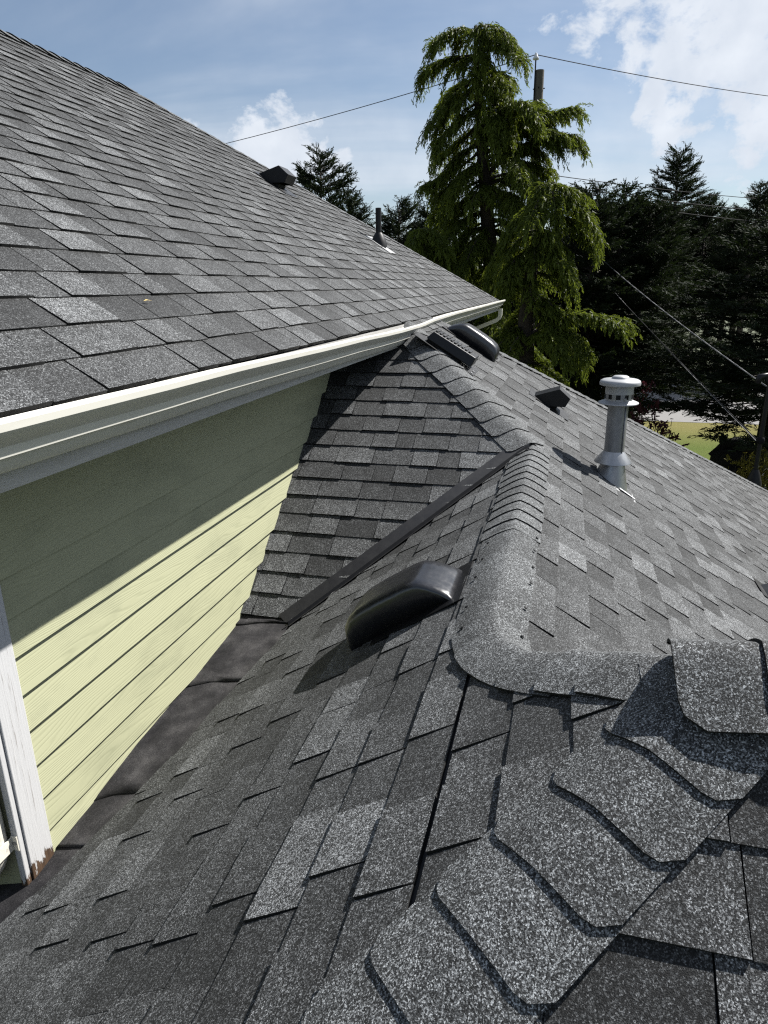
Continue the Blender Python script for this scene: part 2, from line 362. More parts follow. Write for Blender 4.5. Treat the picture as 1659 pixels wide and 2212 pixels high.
house = root('house', V(6, 2, -H), 'house with grey asphalt shingle roofs, yellow green lap siding and white corner board', 'house')
def clip(poly, a, b, c):            # keep a*x+b*y<=c
    out = []
    for i, p in enumerate(poly):
        q = poly[(i+1) % len(poly)]; dp = a*p[0]+b*p[1]-c; dq = a*q[0]+b*q[1]-c
        if dp <= 0: out.append(p)
        if dp*dq < 0:
            t = dp/(dp-dq); out.append((p[0]+(q[0]-p[0])*t, p[1]+(q[1]-p[1])*t))
    return out
TONES = {}
def shingles(part, fn, nrm, course_axis, downsign, b0, b1, a0, a1, clipper, seed, nmax=300, bumpy=.004, anchor=0.0, wide=1.0, gap=.0014):
    """fn(x,y)->point on plane. course_axis 'x' or 'y': direction the courses run. The b coordinate is the other plan axis;
    downsign is the sign of b going downslope."""
    r = random.Random(seed); tabs = []; db = EXP/SL
    n = int(abs(b1-b0)/db)+2
    for i in range(n):
        # course i counted upslope from the low edge
        blow = b0-downsign*i*db
        btop = blow-downsign*(db+.035)
        a = a0-r.random()*.3; hi = r.random() < .5; ctone = r.uniform(-.05, .05)
        while a < a1:
            wd = (r.uniform(.14, .28) if hi else r.uniform(.10, .25))*wide
            e = a+wd; lo_b = blow+downsign*(r.uniform(-.002, .002))
            if course_axis == 'x': poly = [(a+gap, lo_b), (e-gap, lo_b), (e-gap, btop), (a+gap, btop)]
            else: poly = [(lo_b, a+gap), (lo_b, e-gap), (btop, e-gap), (btop, a+gap)]
            p2 = clipper(poly, blow-downsign*db*.5, (a+e)/2)
            if len(p2) >= 3:
                ar = abs(sum(p2[j][0]*p2[(j+1) % len(p2)][1]-p2[(j+1) % len(p2)][0]*p2[j][1] for j in range(len(p2))))/2
                if ar > .0006:
                    full = len(p2) == 4 and abs(ar-(wd-2*gap)*abs(btop-lo_b)) < 1e-5
                    tone = r.choice((.12, .20, .30, .40)) if hi else r.choice((-.04, .06, .13, .24))
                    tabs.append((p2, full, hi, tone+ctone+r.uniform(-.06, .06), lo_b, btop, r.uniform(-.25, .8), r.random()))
            a = e; hi = not hi if r.random() < .92 else hi
    def build(tb):
        poly, full, hi, tone, lo, top, gradk, rr = tb
        th = .0120 if hi else .0072
        nb, na = 2, 3
        bi = 1 if course_axis == 'x' else 0
        def pt(p, extra=0.0):
            v = (p[bi]-lo)/(top-lo)
            h = th*(1-v)+.0008 + bumpy*(wob((p[0]*5.2+seed, p[1]*5.2, seed))+.35*wob((p[0]*17, p[1]*17+seed, 1)))*(.35+.65*(1-v))
            return fn(*p)+nrm*(h+extra), v
        vs, fs, tn = [], [], []
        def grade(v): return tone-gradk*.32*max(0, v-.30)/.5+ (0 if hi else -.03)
        if full:
            for j in range(nb+1):
                for i in range(na+1):
                    p = tuple(np.array(poly[0])*(1-i/na)*(1-j/nb)+np.array(poly[1])*(i/na)*(1-j/nb)+np.array(poly[2])*(i/na)*(j/nb)+np.array(poly[3])*(1-i/na)*(j/nb))
                    q, v = pt(p); vs.append(q); tn.append(grade(v))
            for j in range(nb):
                for i in range(na):
                    k0 = j*(na+1)+i; fs.append((k0, k0+1, k0+na+2, k0+na+1))
            ring = [poly[0]]+[tuple(np.array(poly[0])*(1-i/na)+np.array(poly[1])*(i/na)) for i in range(1, na)]+[poly[1], poly[2], poly[3]]
        else:
            for p in poly: q, v = pt(p); vs.append(q); tn.append(grade(v))
            fs.append(tuple(range(len(poly)))); ring = list(poly)
        k0 = len(vs); m_ = len(ring)
        for p in ring: q, v = pt(p); vs.append(q); tn.append(-2)
        for p in ring: q, v = pt(p); vs.append(fn(*p)-nrm*.003); tn.append(-2)
        for i in range(m_):
            j = (i+1) % m_; fs.append((k0+i, k0+m_+i, k0+m_+j, k0+j))
        return vs, fs, tn
    scored = []
    for tb in tabs:
        c = np.mean(np.array(tb[0]), axis=0); q = project(fn(*c)); sco = 0
        if q and -60 < q[0] < 1720 and -60 < q[1] < 2270:
            pr = [project(fn(*p)) for p in tb[0]]
            if all(pr): sco = abs(sum(pr[j][0]*pr[(j+1) % len(pr)][1]-pr[(j+1) % len(pr)][0]*pr[j][1] for j in range(len(pr))))/2
        scored.append(sco)
    order = sorted(range(len(tabs)), key=lambda i: -scored[i])
    solo = set(i for i in order[:nmax] if scored[i] > 25)
    av, af, at = [], [], []
    flip = None
    for i, tb in enumerate(tabs):
        vs, fs, tn = build(tb)
        a_, b_, c_ = (vs[q] for q in fs[0][:3])
        if (b_-a_).cross(c_-a_).dot(nrm) < 0: fs = [tuple(reversed(f)) for f in fs]
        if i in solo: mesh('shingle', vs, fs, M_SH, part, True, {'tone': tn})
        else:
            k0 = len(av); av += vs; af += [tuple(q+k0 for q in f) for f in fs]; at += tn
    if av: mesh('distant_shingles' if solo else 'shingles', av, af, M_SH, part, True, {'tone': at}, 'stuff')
def deck(name, pts, nrm, th=.03, drop=.004):
    vs = [p-nrm*drop for p in pts]+[p-nrm*(drop+th) for p in pts]; n = len(pts)
    fs = [tuple(range(n)), tuple(reversed(range(n, 2*n)))]+[(i, n+i, n+(i+1) % n, (i+1) % n) for i in range(n)]
    return mesh(name, vs, fs, M_DECK, house)
N1 = Vector((0, S, 1)).normalized(); N3 = Vector((0, -S, 1)).normalized(); N2 = Vector((-S, 0, 1)).normalized(); N4 = N2; N5 = Vector((S, 0, 1)).normalized()
NU = Vector((0, -SU, 1)).normalized()
HB = AX-AY                   # hip B: x-y = HB ; hip A: x+y = HA
HA = AX+AY
XB = HB+YR                   # x of ridge end B
EDG = [(-1.5, 2.45), (1.237, 1.529), (1.634, 1.390), (2.0, 1.345), (2.96, 1.245), (3.4, 1.2)]
def yedge(x):
    for (xa, ya), (xb, yb) in zip(EDG, EDG[1:]):
        if x <= xb: return ya+(yb-ya)*(x-xa)/(xb-xa)
    return EDG[-1][1]
# slope with the big hood vent (falls to the siding)
d1 = deck('roof_slope', [L1(HA-2.3, 2.3), L1(AX, AY), L1(XB, YR), L1(XC, YR), L1(XC-(1.25-YR), 1.25), L1(2.96, 1.24), L1(1.634, 1.385), L1(1.237, 1.52)], N1)
def clip1(p, b, a):
    p = clip(p, -1, -1, -HA-.04)
    if b < YR: p = clip(p, 1, -1, HB-.04)
    else:
        p = clip(p, 1, 1, XC+YR-.035)
        p = clip(p, 0, -1, -YR-.03)
    x0 = a-.12; x1 = a+.12; y0, y1 = yedge(x0), yedge(x1)
    sl_ = (y1-y0)/(x1-x0)
    return clip(p, -sl_, 1, y0-sl_*x0) if p else p
shingles(d1, L1, N1, 'x', 1, 2.35, AY, -1.2, 4.2, clip1, 11, 300, .0042)
# slope facing the camera beyond the valley
TOPY = 1.60
d2 = deck('roof_slope', [L2(XC, YR), L2(XC+TOPY-YR, TOPY), L2(2.98, TOPY), L2(2.98, YR+XC-2.98)], N2)
def clip2(p, b, a):
    p = clip(p, -1, 1, YR-XC+1e9)
    p = clip(p, 1, -1, XC-YR-.04)          # left of hip: y >= x-(XC-YR)
    p = clip(p, -1, -1, -(XC+YR)-.0+.0)   # above valley x+y >= XC+YR
    return p
shingles(d2, L2, N2, 'y', -1, 2.985, XC+1.1, 0.1, TOPY-.02, clip2, 23, 300, .003)
# big slope with the flue
HX0, HY0, HK = 6.18, 1.0, 1.30       # far hip: x = HX0+HK*(HY0-y)
EV3 = -3.7
d3 = deck('roof_slope', [L3(XB, YR), L3(XB-EV3+YR, EV3), L3(HX0+HK*(HY0-EV3), EV3), L3(HX0+HK*(HY0-1.22), 1.22), L3(XC+1.22-YR, 1.22), L3(XC, YR)], N3)
def clip3(p, b, a):
    p = clip(p, 1, HK, HX0+HK*HY0)
    if b < YR: p = clip(p, -1, -1, -(XB+YR)); p = clip(p, 0, 1, YR-.03)
    else: p = clip(p, -1, 1, YR-XC-.04)
    return clip(p, 0, 1, 1.20)
shingles(d3, L3, N3, 'x', -1, EV3, 1.22, 1.2, 12.8, clip3, 31, 300, .0028, gap=.0024)
# foreground slope facing the camera
d4 = deck('roof_slope', [L4(AX, AY), L4(AX, -4.2), L4(-2.2, -4.2), L4(-2.2, HA+2.2)], N4)
def clip4(p, b, a): return clip(clip(p, 1, 1, HA-.04), 1, 0, AX-.03)
shingles(d4, L4, N4, 'y', -1, -.62, AX, -1.5, 1.2, clip4, 45, 300, .004)
# hidden slope behind the near ridge
d5 = deck('roof_slope', [L5(AX, AY), L5(XB, YR), L5(XB-EV3+YR, EV3), L5(XB-EV3+YR, -4.2), L5(AX, -4.2)], N5)
# upper roof
UE, UX0, UX1 = 1.147, .92, 12.15; KX, KY = 6.93, 4.43
HUK = (UX1-KX)/(KY-UE)
dU = deck('roof_slope', [UP(UX0, UE), UP(UX1, UE), UP(KX, KY), UP(UX0, KY)], NU)
def clipU(p, b, a): return clip(clip(clip(p, 1, HUK, UX1+HUK*UE), 0, 1, KY), -1, 0, -UX0)
shingles(dU, UP, NU, 'x', -1, UE-.012, KY, UX0, UX1, clipU, 57, 300, .0032, gap=.0022)
NB = Vector((0, SU, 1)).normalized()
mesh('roof_slope', [UP(UX0, KY), UP(KX, KY), V(UX1, 2*KY-UE, -1+SU*UE), V(UX0, 2*KY-UE, -1+SU*UE)], [(0,3,2,1)], M_SH, house)
mesh('roof_slope', [UP(KX, KY), UP(UX1, UE), V(UX1, 2*KY-UE, -1+SU*UE)], [(0,1,2)], M_SH, house)
# far end slope of the lower roof
xe = HX0+HK*(HY0-EV3)
mesh('roof_slope', [L3(HX0+HK*(HY0-1.22), 1.22), L3(xe, EV3), V(xe, 1.5, ZR+S*(EV3-YR))], [(0,1,2)], M_SH, house)

# ------------------------------------------------------------------ ridge and hip caps
def caps(P, T, a, b, n1, n2, starts, hw1, hw2, part, seed, lens=.20, flip=1, rad=.032, ear=.03, tone=.32, lift=.008, wav=.002, path=None):
    """P start, T unit along (butt end at lower l when flip=1); a,b in-plane unit vectors falling away on each side"""
    r = random.Random(seed)
    for s0 in starts:
        L_ = lens+r.uniform(-.008, .008); tw = r.uniform(-.004, .004); t_ = tone+r.uniform(-.10, .10)
        W1, W2 = hw1+r.uniform(-.006, .006), hw2+r.uniform(-.006, .006)
        na, nl = 12, 4; vs, tn, fs = [], [], []
        def P_(u, v, dh=0.0):           # u in -1..1 across, v 0..1 from the butt
            q = u*(W1 if u < 0 else W2)
            ww = abs(u)
            l = s0+flip*(v*L_ + max(0, (ww-.80))/.20*ear*(1 if v < .5 else 0)*(1-v*2 if v < .5 else 0)) + tw*u
            aq = abs(q)
            if path: P0_, T_, aa, bb, m1, m2 = path(l); base = P0_+(aa if q < 0 else bb)*aq
            else: aa, bb, m1, m2 = a, b, n1, n2; base = P+T*l+(a if q < 0 else b)*aq
            # round the crest
            if aq < rad*2:
                dd = (2*rad-aq)**2/(8*rad)*1.0
                base = base+(aa+bb)*dd*.5
            nn = (m1*(.5-.5*max(-1, min(1, q/(rad*2))))+m2*(.5+.5*max(-1, min(1, q/(rad*2))))).normalized()
            h = lift*(1-v)+.0095+wav*(wob((l*7+seed, q*9, seed*.7))+.3*wob((l*21, q*21, seed)))+dh
            return base+nn*h
        for j in range(nl+1):
            for i in range(na+1):
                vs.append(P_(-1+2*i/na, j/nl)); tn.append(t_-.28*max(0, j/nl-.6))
        for j in range(nl):
            for i in range(na):
                k0 = j*(na+1)+i; fs.append((k0, k0+1, k0+na+2, k0+na+1))
        k0 = len(vs)
        ringi = [(-1+2*i/na, 0) for i in range(na+1)]+[(1, j/nl) for j in range(1, nl+1)]+[(-1+2*i/na, 1) for i in range(na-1, -1, -1)]+[(-1, j/nl) for j in range(nl-1, 0, -1)]
        for u, v in ringi: vs.append(P_(u, v)); tn.append(-2)
        for u, v in ringi: vs.append(P_(u, v, -.006)); tn.append(-2)
        m_ = len(ringi)
        for i in range(m_):
            j = (i+1) % m_; fs.append((k0+i, k0+m_+i, k0+m_+j, k0+j))
        q0, q1, q2 = (vs[x] for x in fs[0][:3])
        if path: m1, m2 = path(s0)[4:]
        else: m1, m2 = n1, n2
        if (q1-q0).cross(q2-q0).dot(m1+m2) < 0: fs = [tuple(reversed(f)) for f in fs]
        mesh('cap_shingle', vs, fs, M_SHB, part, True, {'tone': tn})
def strip(P, Q, a, b, wdt, name='ridge_underlay'):
    dn_ = Vector((0, 0, -.03)); return mesh(name, [P+a*wdt, P+dn_, P+b*wdt, Q+a*wdt, Q+dn_, Q+b*wdt], [(0,1,4,3),(1,2,5,4)], M_DECK, house)
def perp(T, d):              # in-plane unit vector perpendicular to T, on the plane that contains T and d
    return (d-T*d.dot(T)).normalized()
fall1 = Vector((0, 1, -S)).normalized(); fall3 = Vector((0, -1, -S)).normalized(); fall2 = Vector((-1, 0, -S)).normalized(); fall5 = Vector((1, 0, -S)).normalized()
fallU = Vector((0, -1, -SU)).normalized(); fallB = Vector((0, 1, -SU)).normalized()
X_ = Vector((1, 0, 0))
pB, pC, pA = L1(XB, YR), L1(XC, YR), L1(AX, AY)
# ridge C-B running on into the hip B-A: one row of caps that bends softly at B
rBC = strip(pB, pC, fall1, fall3, .08)
RB = .30                                  # reach of the bend each side of B
TBA = Vector((-1, -1, S)).normalized(); lenBC = (pC-pB).length; lenBA = (pA-pB).length
q0, q2 = pB+X_*RB, pB+TBA*RB
bz = [(q0*(1-t)**2+pB*(2*t*(1-t))+q2*t*t) for t in np.linspace(0, 1, 21)]
bl = [0.0]
for u_, v_ in zip(bz, bz[1:]): bl.append(bl[-1]+(v_-u_).length)
def pathCBA(l):
    """l runs from C over B up to A"""
    l1 = lenBC-RB
    if l <= l1: P_, T_, f = pC-X_*l, -X_, 0.0
    elif l >= l1+bl[-1]: P_, T_, f = q2+TBA*(l-l1-bl[-1]), TBA, 1.0
    else:
        m_ = l-l1; k_ = max(i for i in range(20) if bl[i] <= m_); t = (m_-bl[k_])/(bl[k_+1]-bl[k_]); P_ = bz[k_].lerp(bz[k_+1], t); f = m_/bl[-1]
        T_ = (-X_).lerp(TBA, f).normalized()
    return P_, T_, perp(T_, fall1), perp(T_, fall3.lerp(fall5, f).normalized()), N1, N3.lerp(N5, f).normalized()
lA = lenBC-RB+bl[-1]+(lenBA-RB)
caps(None, None, None, None, None, None, [1.44, 1.74, 2.02], .135, .115, rBC, 4, lens=.33, flip=1, lift=.007, wav=.007, ear=.0, rad=.045, path=pathCBA)
caps(None, None, None, None, None, None, [2.28+.122*i for i in range(9) if 2.28+.122*i < lA-.19], .135, .125, rBC, 6, lens=.18, flip=1, lift=.009, wav=.004, ear=.02, rad=.04, path=pathCBA)
caps(None, None, None, None, None, None, [.10+.128*i for i in range(12)], .135, .115, rBC, 3, lens=.21, flip=-1, lift=.009, ear=.0, rad=.045, path=pathCBA)
rn = random.Random(77)
for l in (1.50, 1.62, 1.78, 1.95, 2.15, 2.32):       # nail heads left showing
    for sd in (-1, 1):
        P_, T_, aa, bb, m1, m2 = pathCBA(l+rn.uniform(-.04, .04)); c_ = P_+(aa if sd < 0 else bb)*rn.uniform(.085, .10)+(m1 if sd < 0 else m2)*.019
        b = MB(); b.tube([c_, c_+(m1 if sd < 0 else m2)*.003], .006, 7); b.go('nail_head', M_RUB, rBC)
# hip C-D
TCD = Vector((1, 1, S)).normalized(); pD = L3(XC+1.02, YR+1.02); lenCD = (pD-pC).length
rCD = strip(pC, pD, perp(TCD, fall2), perp(TCD, fall3), .10)
caps(pC, TCD, perp(TCD, fall2), perp(TCD, fall3), N2, N3, [.02+.15*i for i in range(int(lenCD/.15))], .150, .150, rCD, 5, lens=.23, ear=.02, lift=.010, rad=.045)
# hip A down towards the camera
TA = Vector((-1, 1, -S)).normalized(); endA = pA+TA*3.4
rA = strip(pA, endA, perp(TA, fall1), perp(TA, fall2), .10)
caps(pA, TA, perp(TA, fall1), perp(TA, fall2), N1, N4, [.1265*i+.235 for i in range(22)], .126, .126, rA, 7, lens=.225, flip=-1, ear=.034, lift=.009, wav=.002, tone=.30)
# near ridge running to the right of A, its end cap lifted over the junction
TR = Vector((0, -1, 0)); rR = strip(pA, pA+TR*3.5, fall2, fall5, .10)
def pathR(l):
    if l >= 0: return pA+TR*l+Vector((0, 0, .026)), TR, fall2, fall5, N4, N5
    T_ = Vector((0, -1, .16)).normalized()
    return pA+T_*l+Vector((0, 0, .026)), T_, perp(T_, fall2), perp(T_, fall5), N4, N5
caps(None, None, None, None, None, None, [-.118+.14*i for i in range(14)], .150, .14, rR, 8, lens=.24, ear=.035, lift=.011, wav=.002, path=pathR)
# upper ridge and far hips (thin in view)
pK, pU = UP(KX, KY), UP(UX1, UE); TH = (pK-pU).normalized()
fE = Vector((1, 0, -.4)).normalized()
rH = strip(pU, pK, perp(TH, fallU), perp(TH, fE), .1)
caps(pU, TH, perp(TH, fallU), perp(TH, fE), NU, Vector((.4,0,1)).normalized(), [.0+.16*i for i in range(int((pK-pU).length/.16))], .13, .13, rH, 9, lens=.22, ear=.0)
rK = strip(UP(UX0, KY), pK, fallU, fallB, .1)
caps(UP(UX0, KY), X_, fallU, fallB, NU, NB, [.16*i for i in range(int((KX-UX0)/.16)+1)], .14, .14, rK, 10, lens=.22, ear=.0, lift=.016)
pH0, pH1 = L3(HX0+HK*(HY0-1.1), 1.1), L3(xe, EV3); T3 = (pH0-pH1).normalized()
f3e = Vector((1, 0, -.5)).normalized()
r3 = strip(pH1, pH0, perp(T3, fall3), perp(T3, f3e), .1)
caps(pH1, T3, perp(T3, fall3), perp(T3, f3e), N3, Vector((.45,0,1)).normalized(), [.02+.16*i for i in range(int((pH0-pH1).length/.16))], .13, .13, r3, 12, lens=.22, ear=.0, lift=.013)

# ------------------------------------------------------------------ open valley flashing
TV = Vector((-1, 1, -S)).normalized(); vT = L1(XC-.02, YR+.02); vE = L1(XC-1.13, YR+1.13)
v1 = perp(TV, -fall1); v2 = perp(TV, -fall2); up_ = Vector((0, 0, 1))
def valley(p0, p1):
    vs = []
    for p in (p0, p1):
        vs += [p+v1*.058+N1*.015, p+v1*.017+N1*.012, p+v1*.006+up_*.034, p+up_*.034-v1*.004, p+v2*.016+N2*.012, p+v2*.088+N2*.015]
    fs = [(i, i+1, 6+i+1, 6+i) for i in range(5)]
    return mesh('valley_flashing', vs, fs, M_VAL, house)
vf = valley(vT, vE)
mesh('torn_end', [vE+v2*.02+N2*.012, vE+TV*.05+up_*.02, vE+v1*.03+N1*.014, vE+TV*.035+v1*.05+N1*.02], [(0,1,2),(1,3,2)], M_VAL, vf)
# ------------------------------------------------------------------ membrane along the foot of the siding
ZB = [(-1.0,-2.02),(1.3,-1.86),(1.5,-1.800),(1.715,-1.783),(2.013,-1.741),(2.417,-1.712),(2.948,-1.652),(3.04,-1.622),(3.3,-1.585)]
def zb(x):
    for (xa, a_), (xb, b_) in zip(ZB, ZB[1:]):
        if x <= xb: return a_+(b_-a_)*(x-xa)/(xb-xa)
    return ZB[-1][1]
def yw(x): return 1.60 if x > 1.43 else 1.60+min(1, (1.43-x)*8)*.35
mem = None
for i, (xa, xb) in enumerate([(.2, 1.535), (1.50, 1.76), (1.70, 2.46), (2.40, 3.00), (2.93, 3.22)]):
    vs, fs = [], []; ncx, ncy = 14, 6
    for j in range(ncx+1):
        x = xa+(xb-xa)*j/ncx
        for q in range(ncy+1):
            t = q/ncy
            yl = yedge(x)-.16; ww = yw(x)
            y = yl+(ww-yl)*t
            ye = yedge(x); ze = ZR-S*(ye-YR)
            if y < ye: z = ZR-S*(y-YR)
            else:
                tt = (y-ye)/(ww-ye); z = ze+(zb(x)-(.05 if x < 1.43 else 0)-ze)*tt
            xx = x
            if j == 0: xx = x-.03*math.sin(t*4+i)+(.07*(1-t) if i else 0)     # lower edge cut askew
            if z > ZR+S*(x-XC) and x > 2.9: z = max(z, ZR+S*(x-XC)-.0)
            vs.append(V(xx, y, z-.004+.0055*(1-j/ncx)*(1 if i else .2)+.004*wob((x*4, y*4, i))))
    for j in range(ncx):
        for q in range(ncy):
            k0 = j*(ncy+1)+q; fs.append((k0, k0+ncy+1, k0+ncy+2, k0+1))
    nb = len(vs)
    for q in range(ncy+1): vs.append(vs[q]-Vector((0, 0, .006)))
    fs += [(q+1, nb+q+1, nb+q, q) for q in range(ncy)]
    if mem is None:
        mem = mesh('membrane_flashing', [V(.2, 1.3, -2.1), V(3.0, 1.1, -1.75), V(3.0, 1.57, -1.80), V(.2, 1.9, -2.2)], [(0,1,2,3)], M_DECK, house)
    mesh('membrane_sheet', vs, fs, M_MEM, mem, True)
# ------------------------------------------------------------------ walls, siding, trim
YW = 1.572
b = MB(); b.box(V(1.42, YW+.012, -H), V(11.7, 7.2, -.42)); wall = b.go('wall', M_WALL, house)
b = MB(); b.box(V(3.4, -3.3, -H), V(11.2, YW+.005, -3.45)); b.box(V(-1.8, -4.0, -H), V(3.4, 1.4, -3.0)); b.go('wall', M_WALL, house)
r = random.Random(5)
for i in range(12):
    zb_ = -.415-.1283*i; zt = zb_+.150; vs = []
    for x in (1.500, 2.6, 3.7, 4.8, 6.0, 7.5):
        j = r.uniform(-.0012, .0012)
        vs += [V(x, YW-.025+j, zb_), V(x, YW-.0015, zt), V(x, YW+.010, zt), V(x, YW-.008+j, zb_)]
    fs = []
    for q in range(5):
        for e in range(4): fs.append((q*4+e, q*4+4+e, q*4+4+(e+1) % 4, q*4+(e+1) % 4))
    fs += [(0,1,2,3), (23,22,21,20)]
    mesh('siding_board', vs, fs, M_SID, wall)
def bev(o, w_=.003, s_=2):
    md = o.modifiers.new('bevel', 'BEVEL'); md.width = w_; md.segments = s_; md.limit_method = 'ANGLE'; return o
b = MB(); b.box(V(1.405, YW-.026, -1.845), V(1.503, YW+.0125, -.42)); bev(b.go('corner_board', M_COR, house))
b = MB(); b.box(V(1.383, YW-.020, -1.90), V(1.4045, YW+.004, -.40)); bev(b.go('corner_board', M_COR, house))
b = MB(); b.box(V(1.395, YW+.0045, -1.9), V(1.418, 7.2, -.42)); b.go('end_siding', M_SID, house)
# eave: soffit, fascia
b = MB(); b.box(V(UX0, 1.1635, -.402), V(UX1, YW+.02, -.390)); b.go('soffit', M_SOF, house)
b = MB(); b.box(V(UX0, 1.140, -.408), V(UX1, 1.163, -.262)); b.go('fascia', M_FAS, house)
b = MB(); b.box(V(UX0, 1.165, -.43), V(UX0+.02, 7.7, -.28)); b.go('fascia', M_FAS, house)

# ------------------------------------------------------------------ gutter (K profile) with its downspout at the far corner
def sag(x):
    pts = [(.9,0),(2.0,-.004),(3.4,-.016),(4.5,-.030),(5.1,-.029),(5.8,-.012),(7.0,-.004),(12.5,.002)]
    for (a_, p_), (b_, q_) in zip(pts, pts[1:]):
        if x <= b_: t = (x-a_)/(b_-a_); t = max(0, t); t = t*t*(3-2*t); return p_+(q_-p_)*t
    return .0
g = root('gutter', V(6, 1.09, -.36), 'long cream white metal eave gutter under the upper shingle roof', 'gutter')
PROF = [(1.136,-.250),(1.138,-.352),(1.112,-.356),(1.106,-.350),(1.095,-.331),(1.091,-.320),(1.070,-.3145),(1.069,-.307),(1.064,-.292),(1.048,-.274),(1.036,-.262),(1.030,-.254),(1.029,-.238),(1.034,-.2335),(1.050,-.2335),(1.055,-.238)]
INN = [(1.052,-.258),(1.080,-.296),(1.108,-.345),(1.130,-.348),(1.132,-.255)]
xs = list(np.linspace(UX0, 12.22, 58)); vs, fs = [], []
pp = PROF+INN; n = len(pp)
for x in xs:
    for y, z in pp: vs.append(V(x, y+.0015*wob((x*1.3, 0, 3)), z-.002+sag(x)+.0015*wob((x*2.2, 5, 0))))
for i in range(len(xs)-1):
    for j in range(n): fs.append((i*n+j, i*n+(j+1) % n, (i+1)*n+(j+1) % n, (i+1)*n+j))
mesh('trough', vs, fs, M_GUT, g, True, sharp=math.radians(18))
for x in (UX0, 12.22):
    e = [V(x, y, z-.002+sag(x)) for y, z in PROF[:14]]
    mesh('end_cap', e+[p+Vector((.003, 0, 0)) for p in e], [tuple(range(14)), tuple(reversed(range(14, 28)))]+[(i, 14+i, 14+(i+1) % 14, (i+1) % 14) for i in range(14)], M_GUT, g)
for x in np.arange(1.25, 12, .62):
    b = MB(); b.box(V(x, 1.06, -.262+sag(x)), V(x+.022, 1.136, -.257+sag(x))); b.go('hanger', M_GUT, g)
b = MB()
def rtube(b, pts, hx, hy):       # rectangular downspout
    pts = [Vector(p) for p in pts]; k0 = len(b.v)
    for i, p in enumerate(pts):
        t = (pts[min(i+1, len(pts)-1)]-pts[max(i-1, 0)]).normalized()
        a_ = X_; c_ = t.cross(a_).normalized(); 
        for sx, sy in ((-1,-1),(1,-1),(1,1),(-1,1)): b.v.append(p+a_*hx*sx+c_*hy*sy)
    for i in range(len(pts)-1):
        for j in range(4): b.f.append((k0+i*4+j, k0+i*4+(j+1) % 4, k0+i*4+4+(j+1) % 4, k0+i*4+4+j))
    return b
rtube(b, [V(12.0,1.085,-.37), V(12.0,1.085,-.47), V(12.0,1.10,-.52), V(12.0,1.14,-.555), V(12.0,1.3,-.62), V(12.0,1.5,-.70), V(12.0,1.55,-.74), V(12.0,1.56,-.80), V(12.0,1.56,-5.9)], .04, .03)
ds = root('downspout', V(12.0, 1.3, -H), 'white downspout elbow under the far end of the gutter', 'downspout')
b.go('pipe', M_GUT, ds, True, math.radians(40))
b = MB(); b.box(V(11.95, 1.50, -1.6), V(12.05, 1.60, -1.57)); b.go('strap', M_GUT, ds)

# near downspout by the corner board
dn = root('downspout', V(1.33, 1.71, -1.97), 'flaking cream downspout beside the white corner board at the left edge', 'downspout')
pts = [V(1.352,1.618,-.46)]+[V(1.352,1.618,z) for z in np.linspace(-.7,-1.62,7)]
for q in np.linspace(0, 1, 7):
    a_ = q*math.pi/2*.85; pts.append(V(1.352-.02*q, 1.618+.14*(1-math.cos(a_)), -1.64-.14*math.sin(a_)))
pts.append(V(1.318, 1.618+.26, -1.82))
b = MB(); b.tube(pts, .041, 14); b.go('pipe', M_DSP, dn, True, math.radians(50))
b = MB(); b.box(V(1.306,1.570,-1.665), V(1.382,1.575,-1.62)); b.box(V(1.379,1.553,-1.668), V(1.3825,1.575,-1.615)); b.go('strap', M_DSP, dn)
b = MB(); b.tube([V(1.376,1.563,-1.64), V(1.383,1.563,-1.64)], .006, 8); b.go('strap_screw', M_GALD, dn)

# ------------------------------------------------------------------ roof vents
def hood(o, F, prof, w0, w1, mt, rnd=.02, name='hood', cut=True, taper=.0):
    """shell of a hood: prof is [(u,h)] from upslope to lip; across from w0 to w1; F(a,b,c) maps (across,down,height)"""
    secs = []
    wm, hw = (w0+w1)/2, (w1-w0)/2
    hm = max(h for u, h in prof)
    vs, fs = [], []; n = 11
    for u, h in prof:
        for i in range(n):
            # rounded-rectangle section: side wall, corner, top
            t = i/(n-1)
            if i <= 1: a_, c_ = -1, (i/1)*max(0, h-rnd)
            elif i >= n-2: a_, c_ = 1, ((n-1-i)/1)*max(0, h-rnd)
            else:
                k_ = (i-1)/(n-3); 
                if k_ < .3: q = k_/.3*math.pi/2; a_ = -1+(1-math.cos(q))*rnd/hw; c_ = h-rnd+rnd*math.sin(q)
                elif k_ > .7: q = (1-k_)/.3*math.pi/2; a_ = 1-(1-math.cos(q))*rnd/hw; c_ = h-rnd+rnd*math.sin(q)
                else: a_ = (-1+rnd/hw)+(k_-.3)/.4*2*(1-rnd/hw); c_ = h
            vs.append(F(wm+hw*a_*(1-taper*(h/hm if hm else 0)), u, max(c_, 0)))
    for j in range(len(prof)-1):
        for i in range(n-1): k0 = j*n+i; fs.append((k0, k0+1, k0+n+1, k0+n))
    return mesh(name, vs, fs, mt, o, True, sharp=math.radians(50))
def solid(o, name, mt, thick=.0025):
    pass
def plate(o, F, a0, a1, u0, u1, h, mt, name='base_flange', t=.003):
    vs = [F(a,u,c) for c in (h, h+t) for a, u in ((a0,u0),(a1,u0),(a1,u1),(a0,u1))]
    return mesh(name, vs, [(0,3,2,1),(4,5,6,7),(0,1,5,4),(1,2,6,5),(2,3,7,6),(3,0,4,7)], mt, o)
def thick(o, t=.003):
    m_ = o.modifiers.new('solid', 'SOLIDIFY'); m_.thickness = t; m_.offset = -1; return o
